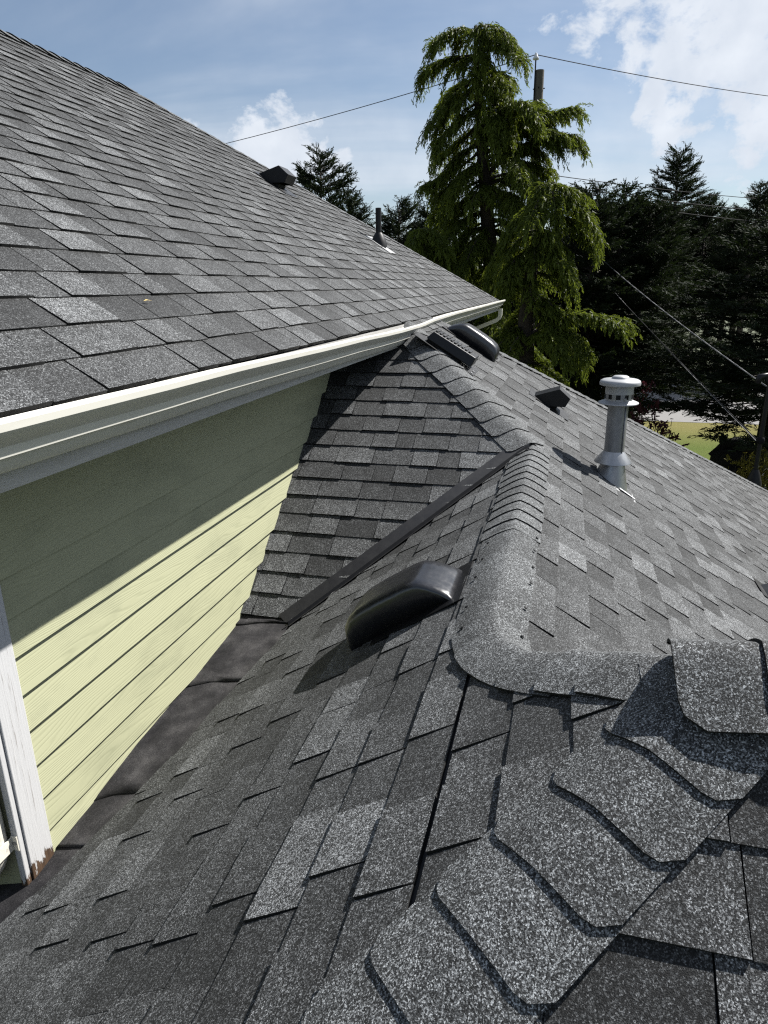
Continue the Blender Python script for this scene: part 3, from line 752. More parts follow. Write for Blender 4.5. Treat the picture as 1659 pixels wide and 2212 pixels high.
# big dome vent on the near slope
def Fon(P, across, down, nrm): return lambda a, b_, c: P+across*a+down*b_+nrm*c
P0 = L1(2.09, .30); F = Fon(P0, X_, fall1, N1)
vn = root('roof_vent', P0, 'big glossy black dome vent on the near slope beside the valley', 'roof vent', 'black roof vents')
prof = [(.005,.012),(.018,.034),(.045,.066),(.08,.098),(.105,.115),(.125,.122),(.16,.126),(.30,.128),(.38,.125),(.43,.116),(.465,.094),(.485,.055),(.49,.030)]
hb = thick(hood(vn, F, [(u*.9, h) for u, h in prof], 0, .26, M_BLK, .022, 'hood', taper=.10))
plate(vn, F, -.04, .31, -.03, .34, .010, M_BLM)
plate(vn, F, .02, .25, .06, .36, .012, M_SLOT, 'duct_collar', .05)
plate(vn, F, .075, .095, .34, .47, .012, M_BLM, 'leg', .012)
# glossy dome vent and box vent high on the flue slope
def vent_dome(x, y, label, sc_=1.0):
    P0 = L3(x, y); F = Fon(P0, X_, fall3, N3)
    v = root('roof_vent', P0, label, 'roof vent', 'black roof vents')
    pr = [(u*sc_, h*sc_) for u, h in prof]
    thick(hood(v, F, pr, 0, .27*sc_, M_BLK, .035*sc_, 'hood', taper=.10))
    plate(v, F, -.04, .31*sc_, -.03, .40*sc_, .010, M_BLM); plate(v, F, .02, .25*sc_, .06, .36*sc_, .012, M_SLOT, 'duct_collar', .05)
    for q in ((.03, .46), (.22, .46)): plate(v, F, q[0], q[0]+.03, .34, .50, .012, M_BLM, 'leg', .012)
    return v
vent_dome(5.92, .99, 'glossy black dome vent next to the far hip beside the gutter')
P0 = L3(4.84, 1.0); F = Fon(P0, X_, fall3, N3)
v = root('roof_vent', P0, 'black box shaped vent with mesh top beside the gutter', 'roof vent', 'black roof vents')
bx = [(0,0.05,.03),(.24,.05,.03),(.24,.42,.04),(0,.42,.04),(0.02,.07,.095),(.22,.07,.095),(.22,.415,.11),(.02,.415,.11)]
o = mesh('box_body', [F(*q) for q in bx], [(0,3,2,1),(4,5,6,7),(0,1,5,4),(1,2,6,5),(2,3,7,6),(3,0,4,7)], M_BLM, v); bev(o, .006)
for i in range(10):
    u = .075+i*.030; plate(v, F, .045, .195, u, u+.016, .098+.0155*(u-.05)/.345+.002, M_BLK, 'louvre', .005)
plate(v, F, -.05, .29, -.03, .47, .010, M_BLM); plate(v, F, .03, .21, .06, .33, .012, M_SLOT, 'duct_collar', .045)
for a_ in (-.02, .08): 
    b = MB(); b.tube([F(a_, .45, .013), F(a_, .45, .019)], .008, 8); b.go('flange_screw', M_GALD, v)
# pent hoods (open to the eave side)
def pent(fnp, x, y, fall, nrm, label, sc_=1.0):
    P0 = fnp(x, y); F = Fon(P0, X_, fall, nrm)
    v = root('roof_vent', P0, label, 'roof vent', 'black roof vents')
    pr = [(0,.012),(.13*sc_,.165*sc_),(.24*sc_,.150*sc_),(.245*sc_,.075*sc_)]
    W_ = .21*sc_
    sv, fs = [], []
    for a_ in (0, W_):
        sv += [F(a_, u, h) for u, h in pr]+[F(a_, .14*sc_, .012)]
    thick(mesh('hood_cover', [F(a_, u, h) for u, h in pr for a_ in (0, W_)], [(2*i, 2*i+1, 2*i+3, 2*i+2) for i in range(3)], M_BLM, v), .003)
    thick(mesh('side_panel', sv[:5], [(0,1,2,3,4)], M_BLM, v), .002); thick(mesh('side_panel', sv[5:], [(4,3,2,1,0)], M_BLM, v), .002)
    plate(v, F, -.06, W_+.06, -.05, .33*sc_, .010, M_BLM); plate(v, F, .03, W_-.03, .05, .20*sc_, .012, M_SLOT, 'duct_collar', .03)
    return v
pent(L3, 5.66, .22, fall3, N3, 'black pent hood vent halfway up the slope left of the flue')
pent(UP, 7.30, 3.20, fallU, NU, 'black pent hood vent near the far hip of the upper roof', 1.15)
pent(L3, 4.44, -1.335, fall3, N3, 'black pent hood vent cut by the right edge, below the flue', .8)
# plumbing vent on the upper roof
P0 = UP(8.5, 2.235); pv = root('plumbing_vent', P0, 'thin black plumbing vent pipe with boot on the upper roof', 'vent pipe')
b = MB(); b.lathe([(.034,-.03),(.034,.40),(.026,.402),(.026,.30)], P0, 20); b.go('pipe', M_PVC, pv, True, .6)
b = MB(); b.lathe([(.10,.0),(.095,.05),(.06,.13),(.040,.16)], P0-Vector((0,0,.03)), 24); b.go('boot', M_RUB, pv, True)
F = Fon(P0, X_, fallU, NU); plate(pv, F, -.15, .15, -.16, .2, .009, M_GALD)
# flue
FX, FY = 4.62, -.35; fz = ZR+S*(FY-YR)+H
fl = root('flue_pipe', (FX, FY, fz), 'tall galvanised flue pipe with round cap and storm collar', 'flue pipe')
c = Vector((FX, FY, 0))
RP = .062
b = MB(); b.lathe([(RP, fz-.05), (RP, fz+.53)], c, 36); b.add([c+Vector((-.026,-.060,fz+.12)), c+Vector((-.022,-.0625,fz+.12)), c+Vector((-.022,-.0625,fz+.53)), c+Vector((-.026,-.060,fz+.53))], [(0,1,2,3)]); b.go('pipe', M_GALD, fl, True, .6)
b = MB(); b.tube([c+Vector((-.046,-.046,fz+.12)), c+Vector((-.046,-.046,fz+.53))], .004, 6); b.go('pipe_seam', M_GALD, fl, True)
b = MB(); vs = []; nn = 40
for tlev in range(5):
    for q in range(nn):
        an = 2*math.pi*q/nn; t = tlev/4; rr = .096*(1-t)+.068*t
        x, y = FX+rr*math.cos(an)*1.0, FY+rr*math.sin(an)*1.05-.006*(1-t)
        zz = (ZR+S*(y-YR)+H+.008)*(1-t)+(fz+.135)*t; b.v.append(Vector((x, y, zz)))
b.f = [(i*nn+q, i*nn+(q+1) % nn, (i+1)*nn+(q+1) % nn, (i+1)*nn+q) for i in range(4) for q in range(nn)]
b.go('cone_flashing', M_GAL, fl, True)
F = Fon(L3(FX, FY), X_, fall3, N3); plate(fl, F, -.15, .15, -.18, .18, .001, M_GALD); plate(fl, F, -.12, -.095, .05, .17, .0115, M_SEAL, 'sealant')
b = MB(); b.lathe([(.063,fz+.205),(.066,fz+.200),(.118,fz+.135),(.119,fz+.131),(.116,fz+.133),(.064,fz+.196)], c, 40); b.go('storm_collar', M_GAL, fl, True, .7)
b = MB(); b.lathe([(.062,fz+.522),(.122,fz+.512),(.124,fz+.516),(.122,fz+.520),(.085,fz+.535),(.085,fz+.545)], c, 40); b.go('lower_flange', M_CAPW, fl, True, .6)
b = MB(); b.lathe([(.086,fz+.575),(.086,fz+.632),(.088,fz+.634)], c, 40); b.go('cap_band', M_CAPW, fl, True, .6)
b = MB(); b.lathe([(.078,fz+.53),(.078,fz+.60)], c, 24); b.go('screen', M_SLOT, fl, True)
for q in range(10):
    an = 2*math.pi*q/10+.2; b = MB(); w_ = .016
    a1, a2 = an-w_/.086/1.2, an+w_/.086/1.2
    vs = [c+Vector((rr*math.cos(aa), rr*math.sin(aa), zz)) for rr in (.0855, .083) for aa in (a1, a2) for zz in (fz+.538, fz+.578)]
    mesh('vent_bar', vs, [(0,1,3,2),(4,6,7,5),(0,4,5,1),(2,3,7,6),(1,5,7,3),(0,2,6,4)], M_GALD, fl)
b = MB(); b.lathe([(.118,fz+.628),(.124,fz+.630),(.1255,fz+.645),(.120,fz+.657),(.106,fz+.664),(.055,fz+.670),(.050,fz+.680),(.040,fz+.686),(0.001,fz+.687)], c, 48); b.go('rain_cap', M_CAPW, fl, True, .8)
b = MB(); b.tube([c+Vector((-.075,-.03,fz+.54)), c+Vector((-.075,-.03,fz+.555))], .012, 8); b.go('rivet', M_GALD, fl)

# ------------------------------------------------------------------ service mast, utility pole and wires
def rayp(x, y, dist): 
    v_ = ray(x, y).normalized(); return v_*dist+Vector((0, 0, H))
def wire(name, pts, rad, mt, label, sagm=0.0, twist=False, group='overhead wires'):
    out = []
    for a_, b_ in zip(pts, pts[1:]):
        n_ = 24 if not twist else 200
        for i in range(n_): 
            t = i/n_; out.append(a_.lerp(b_, t)-Vector((0, 0, 4*sagm*t*(1-t))))
    out.append(pts[-1])
    b = MB()
    if twist:
        for ph in range(3):
            o2 = []
            for i, p in enumerate(out): an = i*.42+ph*2.094; o2.append(p+Vector((0, math.cos(an), math.sin(an)))*rad*1.0)
            b.tube(o2, rad*.75, 5, False)
    else: b.tube(out, rad, 5, False)
    return tag(b.go(name, mt, None, True), label, 'wire', group)
pole_top = rayp(1166, 152, 31); px_, py_ = pole_top.x, pole_top.y
up = root('utility_pole', (px_, py_, 0), 'weathered wooden utility pole behind the tall weeping conifer', 'utility pole')
b = MB(); b.tube([(px_, py_, 0), (px_, py_, pole_top.z*.5), (px_, py_, pole_top.z)], [.20, .185, .165], 18); b.go('pole', M_POLE, up, True, .8)
itop = rayp(1158, 118, 31)
b = MB(); b.tube([(itop.x, itop.y, pole_top.z-1.3), (itop.x, itop.y, itop.z-.05)], .025, 8); b.go('pin', M_WIRE, up)
b = MB(); b.lathe([(.03,-.18),(.11,-.16),(.12,-.12),(.07,-.05),(.05,.02),(.03,.06)], itop, 16); b.go('insulator', M_CER, up, True)
for dz in (.6, 1.3, 1.32):
    b = MB(); b.tube([(px_-.25, py_, pole_top.z-dz), (px_+.25, py_, pole_top.z-dz)], .02, 6); b.tube([(px_, py_-.22, pole_top.z-dz), (px_, py_+.22, pole_top.z-dz)], .02, 6); b.go('bolt', M_WIRE, up)
wire('power_line', [rayp(-150, 418, 70), itop], .016, M_WIRE, 'thin overhead wire rising from the roof to the pole top', .9)
wire('power_line', [itop, rayp(2100, 238, 62)], .016, M_WIRE, 'thin overhead wire from the pole top to the right edge', .5)
low = rayp(1168, 378, 31)
wire('power_line', [rayp(250, 555, 75), low], .018, M_WIRE, 'low overhead wire left of the conifer above the dark trees', .8)
wire('power_line', [low+Vector((0,0,.05)), rayp(2000, 440, 66)], .016, M_WIRE, 'uppermost of the three low wires above the right trees', .4)
wire('power_line', [low-Vector((0,0,.28)), rayp(2000, 462, 66)], .022, M_WIRE, 'middle of the three low wires above the right trees', .5)
wire('power_line', [low-Vector((0,0,.55)), rayp(2000, 485, 66)], .018, M_WIRE, 'lowest of the three low wires above the right trees', .6)
mx_, my_ = 11.6, -3.02; mz = ZR+S*(my_-YR)+H
ms = root('service_mast', (mx_, my_, mz), 'black service mast with rubber boot on the far roof edge', 'service mast')
b = MB(); b.tube([(mx_, my_, mz-.1), (mx_, my_, mz+1.6)], .034, 16); b.go('pipe', M_PVC, ms, True, .8)
b = MB(); b.lathe([(.12,-.02),(.11,.04),(.075,.16),(.06,.20),(.045,.24)], (mx_, my_, mz-.02), 24); b.go('boot', M_RUB, ms, True)
b = MB(); b.lathe([(.042,.63),(.06,.65),(.06,.71),(.042,.73)], (mx_, my_, mz), 16); b.go('insulator', M_WIRE, ms, True)
b = MB(); b.tube([(mx_, my_, mz+1.55), (mx_+.02, my_+.05, mz+1.67), (mx_, my_+.14, mz+1.65), (mx_, my_+.17, mz+1.55)], .05, 12); b.go('weather_head', M_PVC, ms, True)
m_at = Vector((mx_, my_+.05, mz+.68))
wire('service_cable', [low-Vector((0,0,1.2)), m_at], .009, M_WIRE, 'straight black cable running down to the service mast', .10, False, 'service cables')
wire('service_cable', [low-Vector((0,0,1.0)), m_at+Vector((0,-.02,-.04))], .006, M_ALU, 'thin bare cable beside the straight black one to the mast', .16, False, 'service cables')
wire('service_cable', [low-Vector((0,0,.7)), Vector((mx_, my_-.02, mz+1.47))], .0065, M_ALU, 'twisted grey service cable hanging above the straight cable', .30, True, 'service cables')

# ------------------------------------------------------------------ vegetation
def leafmesh(name, C, A, B, tone, mt, parent):
    C, A, B = (np.asarray(q, dtype=np.float64) for q in (C, A, B)); n = len(C)
    vs = np.empty((n, 4, 3)); vs[:,0] = C-A-B*.7; vs[:,1] = C-A+B*.7; vs[:,2] = C+A+B*.35; vs[:,3] = C+A-B*.35
    me = bpy.data.meshes.new(name); off = np.array(ROOT.get(parent.name, (0,0,0)))
    me.vertices.add(n*4); me.vertices.foreach_set('co', (vs.reshape(-1, 3)-off).ravel().astype(np.float32))
    me.loops.add(n*4); me.loops.foreach_set('vertex_index', np.arange(n*4, dtype=np.int32))
    me.polygons.add(n); me.polygons.foreach_set('loop_start', np.arange(0, n*4, 4, dtype=np.int32))
    a = me.attributes.new('tone', 'FLOAT', 'POINT'); a.data.foreach_set('value', np.repeat(np.asarray(tone, dtype=np.float32), 4))
    me.materials.append(mt); me.update(calc_edges=True)
    o = bpy.data.objects.new(name, me); col.objects.link(o); o.parent = parent; return o
def unit(a): return a/np.maximum(np.linalg.norm(a, axis=-1, keepdims=True), 1e-9)
class Fol:
    def __init__(s): s.C, s.A, s.B, s.t = [], [], [], []
    def path(s, P, D, steps, step, g, ln, wd, tone, jit=.25, per=2):
        """grow many drooping twigs at once: P,D (n,3)"""
        n = len(P); P = P.copy(); D = unit(D); nst = rng.integers(min(steps, max(2, steps//2)), steps+1, n)
        for k_ in range(steps):
            act = nst > k_
            if not act.any(): break
            D[:, 2] -= g; D = unit(D+rng.normal(0, jit*.25, (n, 3)))
            P += D*step
            for q in range(per):
                a_ = unit(D[act]+rng.normal(0, jit, (act.sum(), 3)))
                b_ = unit(np.cross(a_, rng.normal(0, 1, (act.sum(), 3))))
                sz = rng.uniform(.7, 1.25, (act.sum(), 1))
                s.C.append(P[act]+rng.normal(0, wd*.5, (act.sum(), 3))); s.A.append(a_*ln*.5*sz); s.B.append(b_*wd*.5*sz)
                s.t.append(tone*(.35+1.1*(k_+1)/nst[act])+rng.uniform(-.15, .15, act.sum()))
    def go(s, name, mt, parent): return leafmesh(name, np.concatenate(s.C), np.concatenate(s.A), np.concatenate(s.B), np.concatenate(s.t), mt, parent)
def bez(p0, p1, p2, t):
    t = np.asarray(t)[:, None]; return (1-t)**2*p0+2*t*(1-t)*p1+t*t*p2
def weeping(name, label, dist, trunk_px, boughs, filler, seed, base=None):
    """boughs are given as arching limbs: start height on trunk, tip and how far they reach toward/away from the viewer"""
    global rng
    rng = np.random.default_rng(seed)
    tp = [np.array(rayp(x, y, dist)) for x, y in trunk_px]
    foot = tp[-1].copy(); foot[2] = 0
    o = root(name, foot, label, 'tree')
    b = MB(); pts = tp+[foot]; n_ = len(pts); b.tube([tuple(p) for p in pts], [.03+.22*(i/(n_-1)) for i in range(n_)], 12); b.go('trunk', M_BARK, o, True)
    fo = Fol(); limbs = MB()
    zs = np.array([p[2] for p in tp]); 
    def on(z): 
        for p, q in zip(tp, tp[1:]):
            if p[2] >= z >= q[2]: t = (p[2]-z)/(p[2]-q[2]); return p+(q-p)*t
        return tp[0] if z > tp[0][2] else np.array([tp[-1][0], tp[-1][1], z])
    allb = []
    for (sx, sy), (mx2, my2), (tx, ty), dd in boughs:
        for rep in range(2):
            j1, j2, j3, j4 = (rng.normal(0, 1, 4)*(0 if rep == 0 else 1))
            allb.append((np.array(rayp(sx+3*j1, sy+10*j2, dist)), np.array(rayp(mx2+9*j3, my2+10*j4, dist+dd*.6+.25*j1)), np.array(rayp(tx+10*j2, ty+14*j1, dist+dd+.55*j4)), 1.0))
    for i in range(filler[0]):
        z = rng.uniform(filler[1], filler[2]); an = rng.uniform(0, 2*math.pi); fr = (tp[0][2]-z)/(tp[0][2]-filler[1])
        L_ = (.35+filler[3]*fr**.8)*rng.uniform(.6, 1.1); s0 = on(z); d_ = np.array([math.cos(an), math.sin(an), 0])
        allb.append((s0, s0+d_*L_*.5+np.array([0, 0, .06*L_]), s0+d_*L_+np.array([0, 0, -.48*L_]), .7))
    for p0, p1, p2, wgt in allb:
        L_ = np.linalg.norm(p1-p0)+np.linalg.norm(p2-p1)
        ts = np.linspace(0, 1, 9); c_ = bez(p0, p1, p2, ts); limbs.tube([tuple(q) for q in c_], [.035*(1-.8*t) for t in ts], 5, False)
        n_ = int(L_*78*wgt)
        t = rng.uniform(.05, 1, n_)**.62; P = bez(p0, p1, p2, t)
        T = unit(bez(p0, p1, p2, np.clip(t+.02, 0, 1.02))-P)
        side = unit(np.cross(T, np.array([0, 0, 1.]))); sg = rng.choice([-1, 1], n_)[:, None]
        D = side*sg*rng.uniform(.1, 1., (n_, 1))+T*rng.uniform(.2, .9, (n_, 1))+np.array([0, 0, .25])
        fo.path(P, D, int(6+4*wgt), .042, .20, .075, .027, .5, .28, 2)
        # drooping leader of the limb
        fo.path(np.repeat(p2[None], 6, 0), unit(np.repeat((p2-p1)[None], 6, 0))+rng.normal(0, .25, (6, 3)), 13, .045, .16, .075, .03, .6, .3, 2)
    limbs.go('limbs', M_BARK, o, True)
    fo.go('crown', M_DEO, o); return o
weeping('weeping_conifer', 'tall weeping conifer with drooping green boughs in front of the utility pole', 17,
    [(1027, 55), (1030, 150), (1040, 300), (1055, 500), (1075, 720)],
    [((1028,70),(985,45),(940,95),-.3), ((1030,66),(1060,60),(1105,105),.3), ((1030,120),(960,120),(915,160),.2), ((1030,110),(1070,70),(1118,108),-.4),
     ((1028,60),(1030,50),(1040,120),-.6), ((1032,190),(985,210),(945,285),.2), ((1040,230),(985,260),(945,310),-.5), ((1040,260),(1000,300),(950,345),.6),
     ((1042,300),(985,340),(945,400),-.3), ((1045,350),(985,380),(945,430),.2), ((1040,200),(1085,120),(1105,230),-.6), ((1042,220),(1090,200),(1115,290),-.5),
     ((1045,270),(1130,195),(1160,260),-.8), ((1050,290),(1150,250),(1240,235),.2), ((1050,330),(1150,250),(1225,300),-.5), ((1055,370),(1170,265),(1245,300),-.2),
     ((1050,340),(1100,320),(1125,390),-.9), ((1055,400),(1130,360),(1165,420),-.6), ((1050,380),(1010,345),(985,410),-.8), ((1060,450),(990,470),(945,520),-.2),
     ((1060,440),(1110,400),(1130,470),-1.), ((1040,240),(1060,215),(1075,300),-1.), ((1050,420),(1065,380),(1080,450),-1.1), ((1062,520),(1000,520),(930,560),.1),
     ((1070,560),(1130,520),(1190,570),.2), ((1065,540),(1040,520),(1010,590),-.8), ((1048,330),(1110,290),(1170,330),.3), ((1048,300),(1120,240),(1180,260),.4), ((1050,360),(1120,330),(1185,390),.5), ((1045,280),(1110,215),(1165,225),.3), ((1050,400),(1110,360),(1160,440),.5), ((1055,450),(990,430),(955,470),.5), ((1035,170),(985,170),(960,240),.5), ((1065,500),(1020,470),(970,560),-.5), ((1035,150),(1075,150),(1090,200),.4), ((1062,480),(1110,470),(1150,520),.4)],
    (75, H-1.8, 4.9+H, 1.25), 101)
weeping('weeping_conifer', 'shorter lime green weeping conifer right of the tall one', 15,
    [(1188, 395), (1175, 450), (1150, 560), (1137, 690), (1132, 800)],
    [((1187,398),(1205,385),(1245,445),-.3), ((1180,430),(1240,415),(1285,490),-.2), ((1187,400),(1170,385),(1140,460),-.4), ((1185,410),(1195,395),(1200,470),-.7),
     ((1178,450),(1120,440),(1075,540),-.2), ((1170,470),(1230,450),(1280,530),.2), ((1165,500),(1110,490),(1060,600),.3), ((1160,520),(1180,480),(1205,560),-.6),
     ((1150,570),(1190,550),(1235,620),-.3), ((1145,620),(1110,580),(1085,660),-.5), ((1150,580),(1115,540),(1095,600),-.6), ((1140,660),(1190,640),(1220,720),-.3),
     ((1137,720),(1225,650),(1335,700),-.9), ((1137,740),(1180,690),(1215,770),-1.1), ((1135,740),(1240,680),(1260,760),-.8), ((1135,720),(1095,690),(1080,760),-.5)],
    (45, H-2.6, H+1.0, 1.15), 202)
weeping('weeping_conifer', 'small lime green weeping conifer showing over the upper roof hip', 16,
    [(918, 490), (915, 540), (912, 640)],
    [((918,494),(935,490),(945,545),-.2), ((917,496),(895,490),(880,540),-.2), ((917,500),(915,490),(915,560),-.5), ((915,530),(940,520),(950,600),.1), ((915,530),(890,530),(875,590),.1), ((914,560),(960,540),(1000,600),.2), ((914,560),(985,560),(1030,625),-.1)],
    (16, H-2.0, H+.3, .55), 303)

def spruce_mesh(name, h, rad, base, seed, per=34):
    """builds one spruce at the origin as an object tree that can be copied"""
    global rng
    rng = np.random.default_rng(seed)
    o = root(name, (0, 0, 0), 'x', 'tree'); b = MB()
    b.tube([(0,0,0),(.05*math.sin(seed),.03,h*.5),(.02,0,h*.97)], [.18, .10, .015], 8); b.go('trunk', M_BARK, o, True)
    fo = Fol(); limbs = MB(); z = base
    while z < h-.12:
        fr = (h-z)/(h-base); nb = 6 if fr > .12 else 4
        for q in range(nb):
            an = rng.uniform(0, 2*math.pi); L_ = (rad*fr**.86+.10)*rng.uniform(.65, 1.18)
            el = .45-.75*fr+rng.normal(0, .12)
            d_ = np.array([math.cos(an)*math.cos(el), math.sin(an)*math.cos(el), math.sin(el)])
            p0 = np.array([0, 0, z+rng.uniform(-.12, .12)]); p1 = p0+d_*L_*.6; p2 = p0+d_*L_+np.array([0, 0, .16*L_])
            ts = np.linspace(0, 1, 5); limbs.tube([tuple(x) for x in bez(p0, p1, p2, ts)], [.022*(1-.75*t) for t in ts], 4, False)
            n_ = max(5, int(L_*per)); t = rng.uniform(.12, 1, n_); P = bez(p0, p1, p2, t); T = unit(bez(p0, p1, p2, t+.03)-P)
            sd = unit(np.cross(T, np.array([0, 0, 1.])))*rng.choice([-1, 1], n_)[:, None]
            D = sd*rng.uniform(.3, 1, (n_, 1))+T*.8+np.array([0, 0, .12])+rng.normal(0, .18, (n_, 3))
            fo.path(P, D, 7, .062, .02, .095, .034, .5, .35, 2)
            fo.path(np.repeat(p2[None], 2, 0), np.repeat((p2-p1)[None], 2, 0), 4, .06, -.02, .10, .03, .6, .2, 2)
        z += .26 if fr > .3 else .20
    fo.path(np.array([[0,0,h-.6]]*3), np.array([[0,0,1.]]*3)+rng.normal(0,.10,(3,3)), 11, .07, -.03, .11, .035, .6, .15, 2)
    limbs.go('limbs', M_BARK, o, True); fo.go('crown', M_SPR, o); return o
protos = [spruce_mesh('spruce_tree', 9.2, 2.4, 3.9, 11), spruce_mesh('spruce_tree', 9.2, 2.9, 4.0, 12), spruce_mesh('spruce_tree', 9.2, 2.1, 3.6, 13)]
used = [False]*3
def put_spruce(px, py, dist, k_, rot, label, tilt=(0, 0), wide=1.0):
    p = rayp(px, py, dist); hgt = p.z
    if not used[k_]: o = protos[k_]; used[k_] = True
    else:
        o = protos[k_].copy(); col.objects.link(o)
        for ch in protos[k_].children:
            c_ = ch.copy(); col.objects.link(c_); c_.parent = o
    o.location = (p.x, p.y, 0); s_ = hgt/9.2; o.scale = (s_*wide, s_*wide, s_); o.rotation_euler = (tilt[0], tilt[1], rot)
    o['label'] = label; o['group'] = 'dark spruces beyond the roofs'
for a_ in [
    (690, 325, 24, 0, .3, 'dark spruce showing above the upper roof left of the other trees', (0,0), 1.0),
    (752, 415, 25, 2, 1.3, 'short spruce just right of the leftmost one, above the upper roof', (0,0), 1.0),
    (862, 430, 24, 1, 2.0, 'low broad spruce above the thin plumbing vent', (0,0), .9),
    (945, 425, 23, 2, .9, 'dark spruce touching the left side of the tall weeping conifer', (0,0), 1.0),
    (1292, 392, 21, 1, 4.0, 'broad spruce right of the lime green weeping conifer', (0,0), 1.05),
    (1352, 400, 22, 0, 5.1, 'spruce with a blunt top above the flue cap', (0,0), 1.15),
    (1405, 428, 22, 1, 5.8, 'spruce standing between the flue and the tallest right spruce', (0,0), 1.2),
    (1484, 322, 48, 2, 1.9, 'tallest of the right spruces with a leaning leader', (0,.03), 1.1),
    (1532, 420, 50, 1, 2.9, 'spruce directly right of the one with the leaning leader', (0,0), 1.0),
    (1590, 470, 47, 0, 3.3, 'low spruce in the dip between the taller right trees', (0,0), 1.2),
    (1645, 396, 46, 0, 4.4, 'pointed spruce just inside the right edge of the trees', (0,0), 1.1),
    (1735, 430, 19, 1, .2, 'spruce cut by the right edge', (0,0), 1.55),
    (1230, 482, 23, 1, 2.4, 'spruce half hidden behind the lime green conifer', (0,0), 1.15),
    (1090, 520, 22, 0, 2.2, 'spruce hidden low behind the tall weeping conifer', (0,0), 1.3),
    (1000, 560, 21, 1, 4.7, 'low dark spruce left of the tall conifer trunk', (0,0), 1.1),
    (1440, 432, 49, 1, 3.7, 'back row spruce behind the flue', (0,0), 1.4),
    (1560, 452, 54, 1, 1.1, 'back row spruce behind the dip in the right trees', (0,0), 1.4),
    (1500, 470, 55, 1, 2.5, 'back row spruce left of the one with the leaning leader', (0,0), 1.3),
    (1620, 450, 56, 1, 4.5, 'back row spruce left of the pointed one at the right', (0,0), 1.3),
    (1700, 420, 52, 1, 5.5, 'back row spruce just outside the right edge', (0,0), 1.3),
    (1385, 440, 52, 1, 0.5, 'back row spruce above the flue cap', (0,0), 1.3),
    (1320, 440, 27, 1, .5, 'back row spruce behind the broad one', (0,0), 1.4),
    (1180, 520, 26, 2, 3.9, 'back row spruce behind the lime green conifer', (0,0), 1.7),
    (1900, 380, 17, 1, .9, 'spruce beyond the right edge, first of an unseen row added to block sky light', (0,0), 1.2),  # unseen trees added to block low sky and dim the shaded siding
    (2300, 360, 16, 0, 1.9, 'spruce beyond the right edge, second of an unseen row added to block sky light', (0,0), 1.2),
    (2900, 330, 17, 1, 2.2, 'spruce beyond the right edge, third of an unseen row added to block sky light', (0,0), 1.2),
    (4300, 330, 18, 1, 3.2, 'spruce beyond the right edge, fourth of an unseen row added to block sky light', (0,0), 1.2),
    (8000, 330, 19, 0, 1.2, 'spruce beyond the right edge, fifth of an unseen row added to block sky light', (0,0), 1.2),
    (820, 500, 27, 1, 3.1, 'back row spruce above the upper roof hip', (0,0), 1.2)]: put_spruce(*a_)
# tall dark shrub belt behind the trees that closes the view to the road on the left
def bush(name, c, rx, ry, h, n, mt, label, cat, ln=.12, wd=.05, group=None, seed=1, flowers=0):
    global rng
    rng = np.random.default_rng(seed); o = root(name, (c[0], c[1], 0), label, cat, group); fo = Fol(); b = MB()
    for q in range(7):
        an = q*.9; b.tube([(c[0]+.1*math.cos(an), c[1]+.1*math.sin(an), 0), (c[0]+rx*.3*math.cos(an), c[1]+ry*.3*math.sin(an), h*.45), (c[0]+rx*.6*math.cos(an), c[1]+ry*.6*math.sin(an), h*.85)], [.05, .035, .012], 6)
    b.go('stems', M_BARK, o, True)
    d_ = unit(rng.normal(0, 1, (n, 3))); d_[:, 2] = np.abs(d_[:, 2]); rr = rng.uniform(.45, 1, (n, 1))**.5*(1+.25*np.sin(d_[:, :1]*7+seed)*np.cos(d_[:, 1:2]*6))
    P = d_*rr*np.array([rx, ry, h*.75])+np.array([c[0], c[1], h*.2])
    fo.path(P, d_+rng.normal(0, .4, (n, 3)), 3, ln*.6, .05, ln, wd, .5, .5, 2)
    fo.go('foliage', mt, o)
    if flowers:
        P = P[rng.choice(n, flowers)]+d_[rng.choice(n, flowers)]*.05; f2 = Fol(); f2.path(P, rng.normal(0, 1, (flowers, 3)), 1, .03, 0, .09, .08, .5, .8, 3)
        leafmesh('blossom', np.concatenate(f2.C), np.concatenate(f2.A), np.concatenate(f2.B), np.concatenate(f2.t), M_FLW, o)
    return o
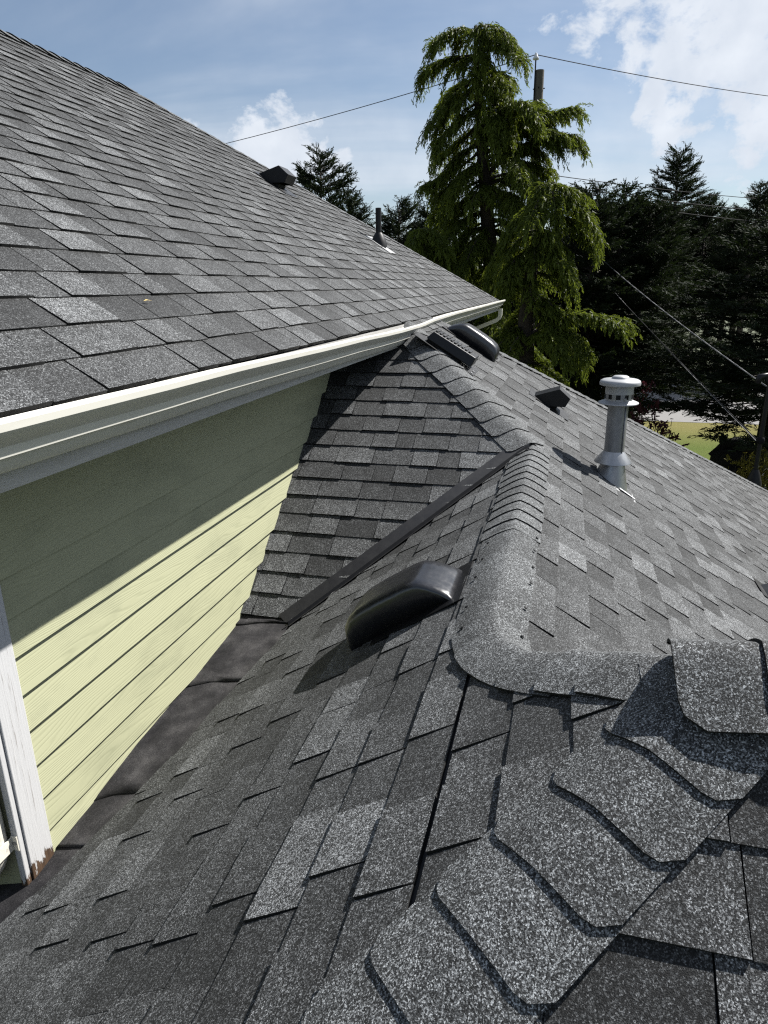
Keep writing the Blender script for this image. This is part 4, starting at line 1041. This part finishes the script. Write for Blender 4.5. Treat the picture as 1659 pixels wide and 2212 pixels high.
for i, (px, d_, hh, lab) in enumerate([(880, 26, 5.2, 'dark shrub low behind the plumbing vent'), (1010, 26, 5.6, 'dark shrub low behind the tall weeping conifer'), (1120, 27, 5.8, 'dark shrub behind the conifer trunks'), (1230, 26, 5.4, 'dark shrub under the spruces left of the flue')]):
    p = rayp(px, 700, d_); bush('dark_shrub', (p.x, p.y), 2.3, 2.6, hh, 5200, M_HED, lab, 'shrub', .17, .07, 'dark shrubs under the trees', 60+i)
p = rayp(1395, 900, 15.5); bush('purple_shrub', (p.x, p.y), .95, .85, p.z+.25, 900, M_PUR, 'purple leaved shrub behind the flue pipe', 'shrub', .10, .06, None, 71)
p = rayp(1625, 1015, 17.5); bush('flowering_shrub', (p.x, p.y-.1), .75, .85, p.z+.35, 900, M_SHR, 'yellow green shrub with white flowers left of the service mast', 'shrub', .10, .05, None, 72, 150)

# black driftwood lying on the lawn
p = rayp(1590, 985, 20.0); dx, dy = p.x, p.y
dw = root('driftwood', (dx, dy, 0), 'black driftwood root with a hole, standing on the lawn', 'driftwood')
top = rayp(1552, 945, 20.0); 
def dp(x, y, d_=20.0): q = rayp(x, y, d_); return (q.x, q.y, q.z)
b = MB(); b.tube([dp(1535,985), dp(1560,990), dp(1590,1000), dp(1625,1010), dp(1660,1040)], [.12,.30,.36,.34,.2], 12)
b.tube([(dx, dy, 0), dp(1588,1020), dp(1590,1000)], [.5,.45,.3], 12); b.go('log', M_DRW, dw, True)
b = MB(); b.tube([dp(1538,987), dp(1552,972), dp(1568,958), dp(1590,957), dp(1612,968), dp(1632,988), dp(1640,1010)], [.13,.10,.12,.17,.20,.22,.2], 10); b.go('arch', M_DRW, dw, True)
b = MB(); b.tube([dp(1568,960), dp(1560,952), dp(1562,943), dp(1572,944)], [.12,.09,.08,.03], 8); b.go('knot', M_DRW, dw, True)

# small dry leaf on the upper roof
P0 = UP(2.22, 1.44)+NU*.013
lf = mesh('fallen_leaf', [P0, P0+Vector((.018,-.006,.003)), P0+Vector((.038,-.011,.0)), P0+Vector((.019,.002,.006))], [(0,1,3),(1,2,3)], M_LEAFD)
tag(lf, 'small dry tan leaf on the upper roof shingles', 'leaf')
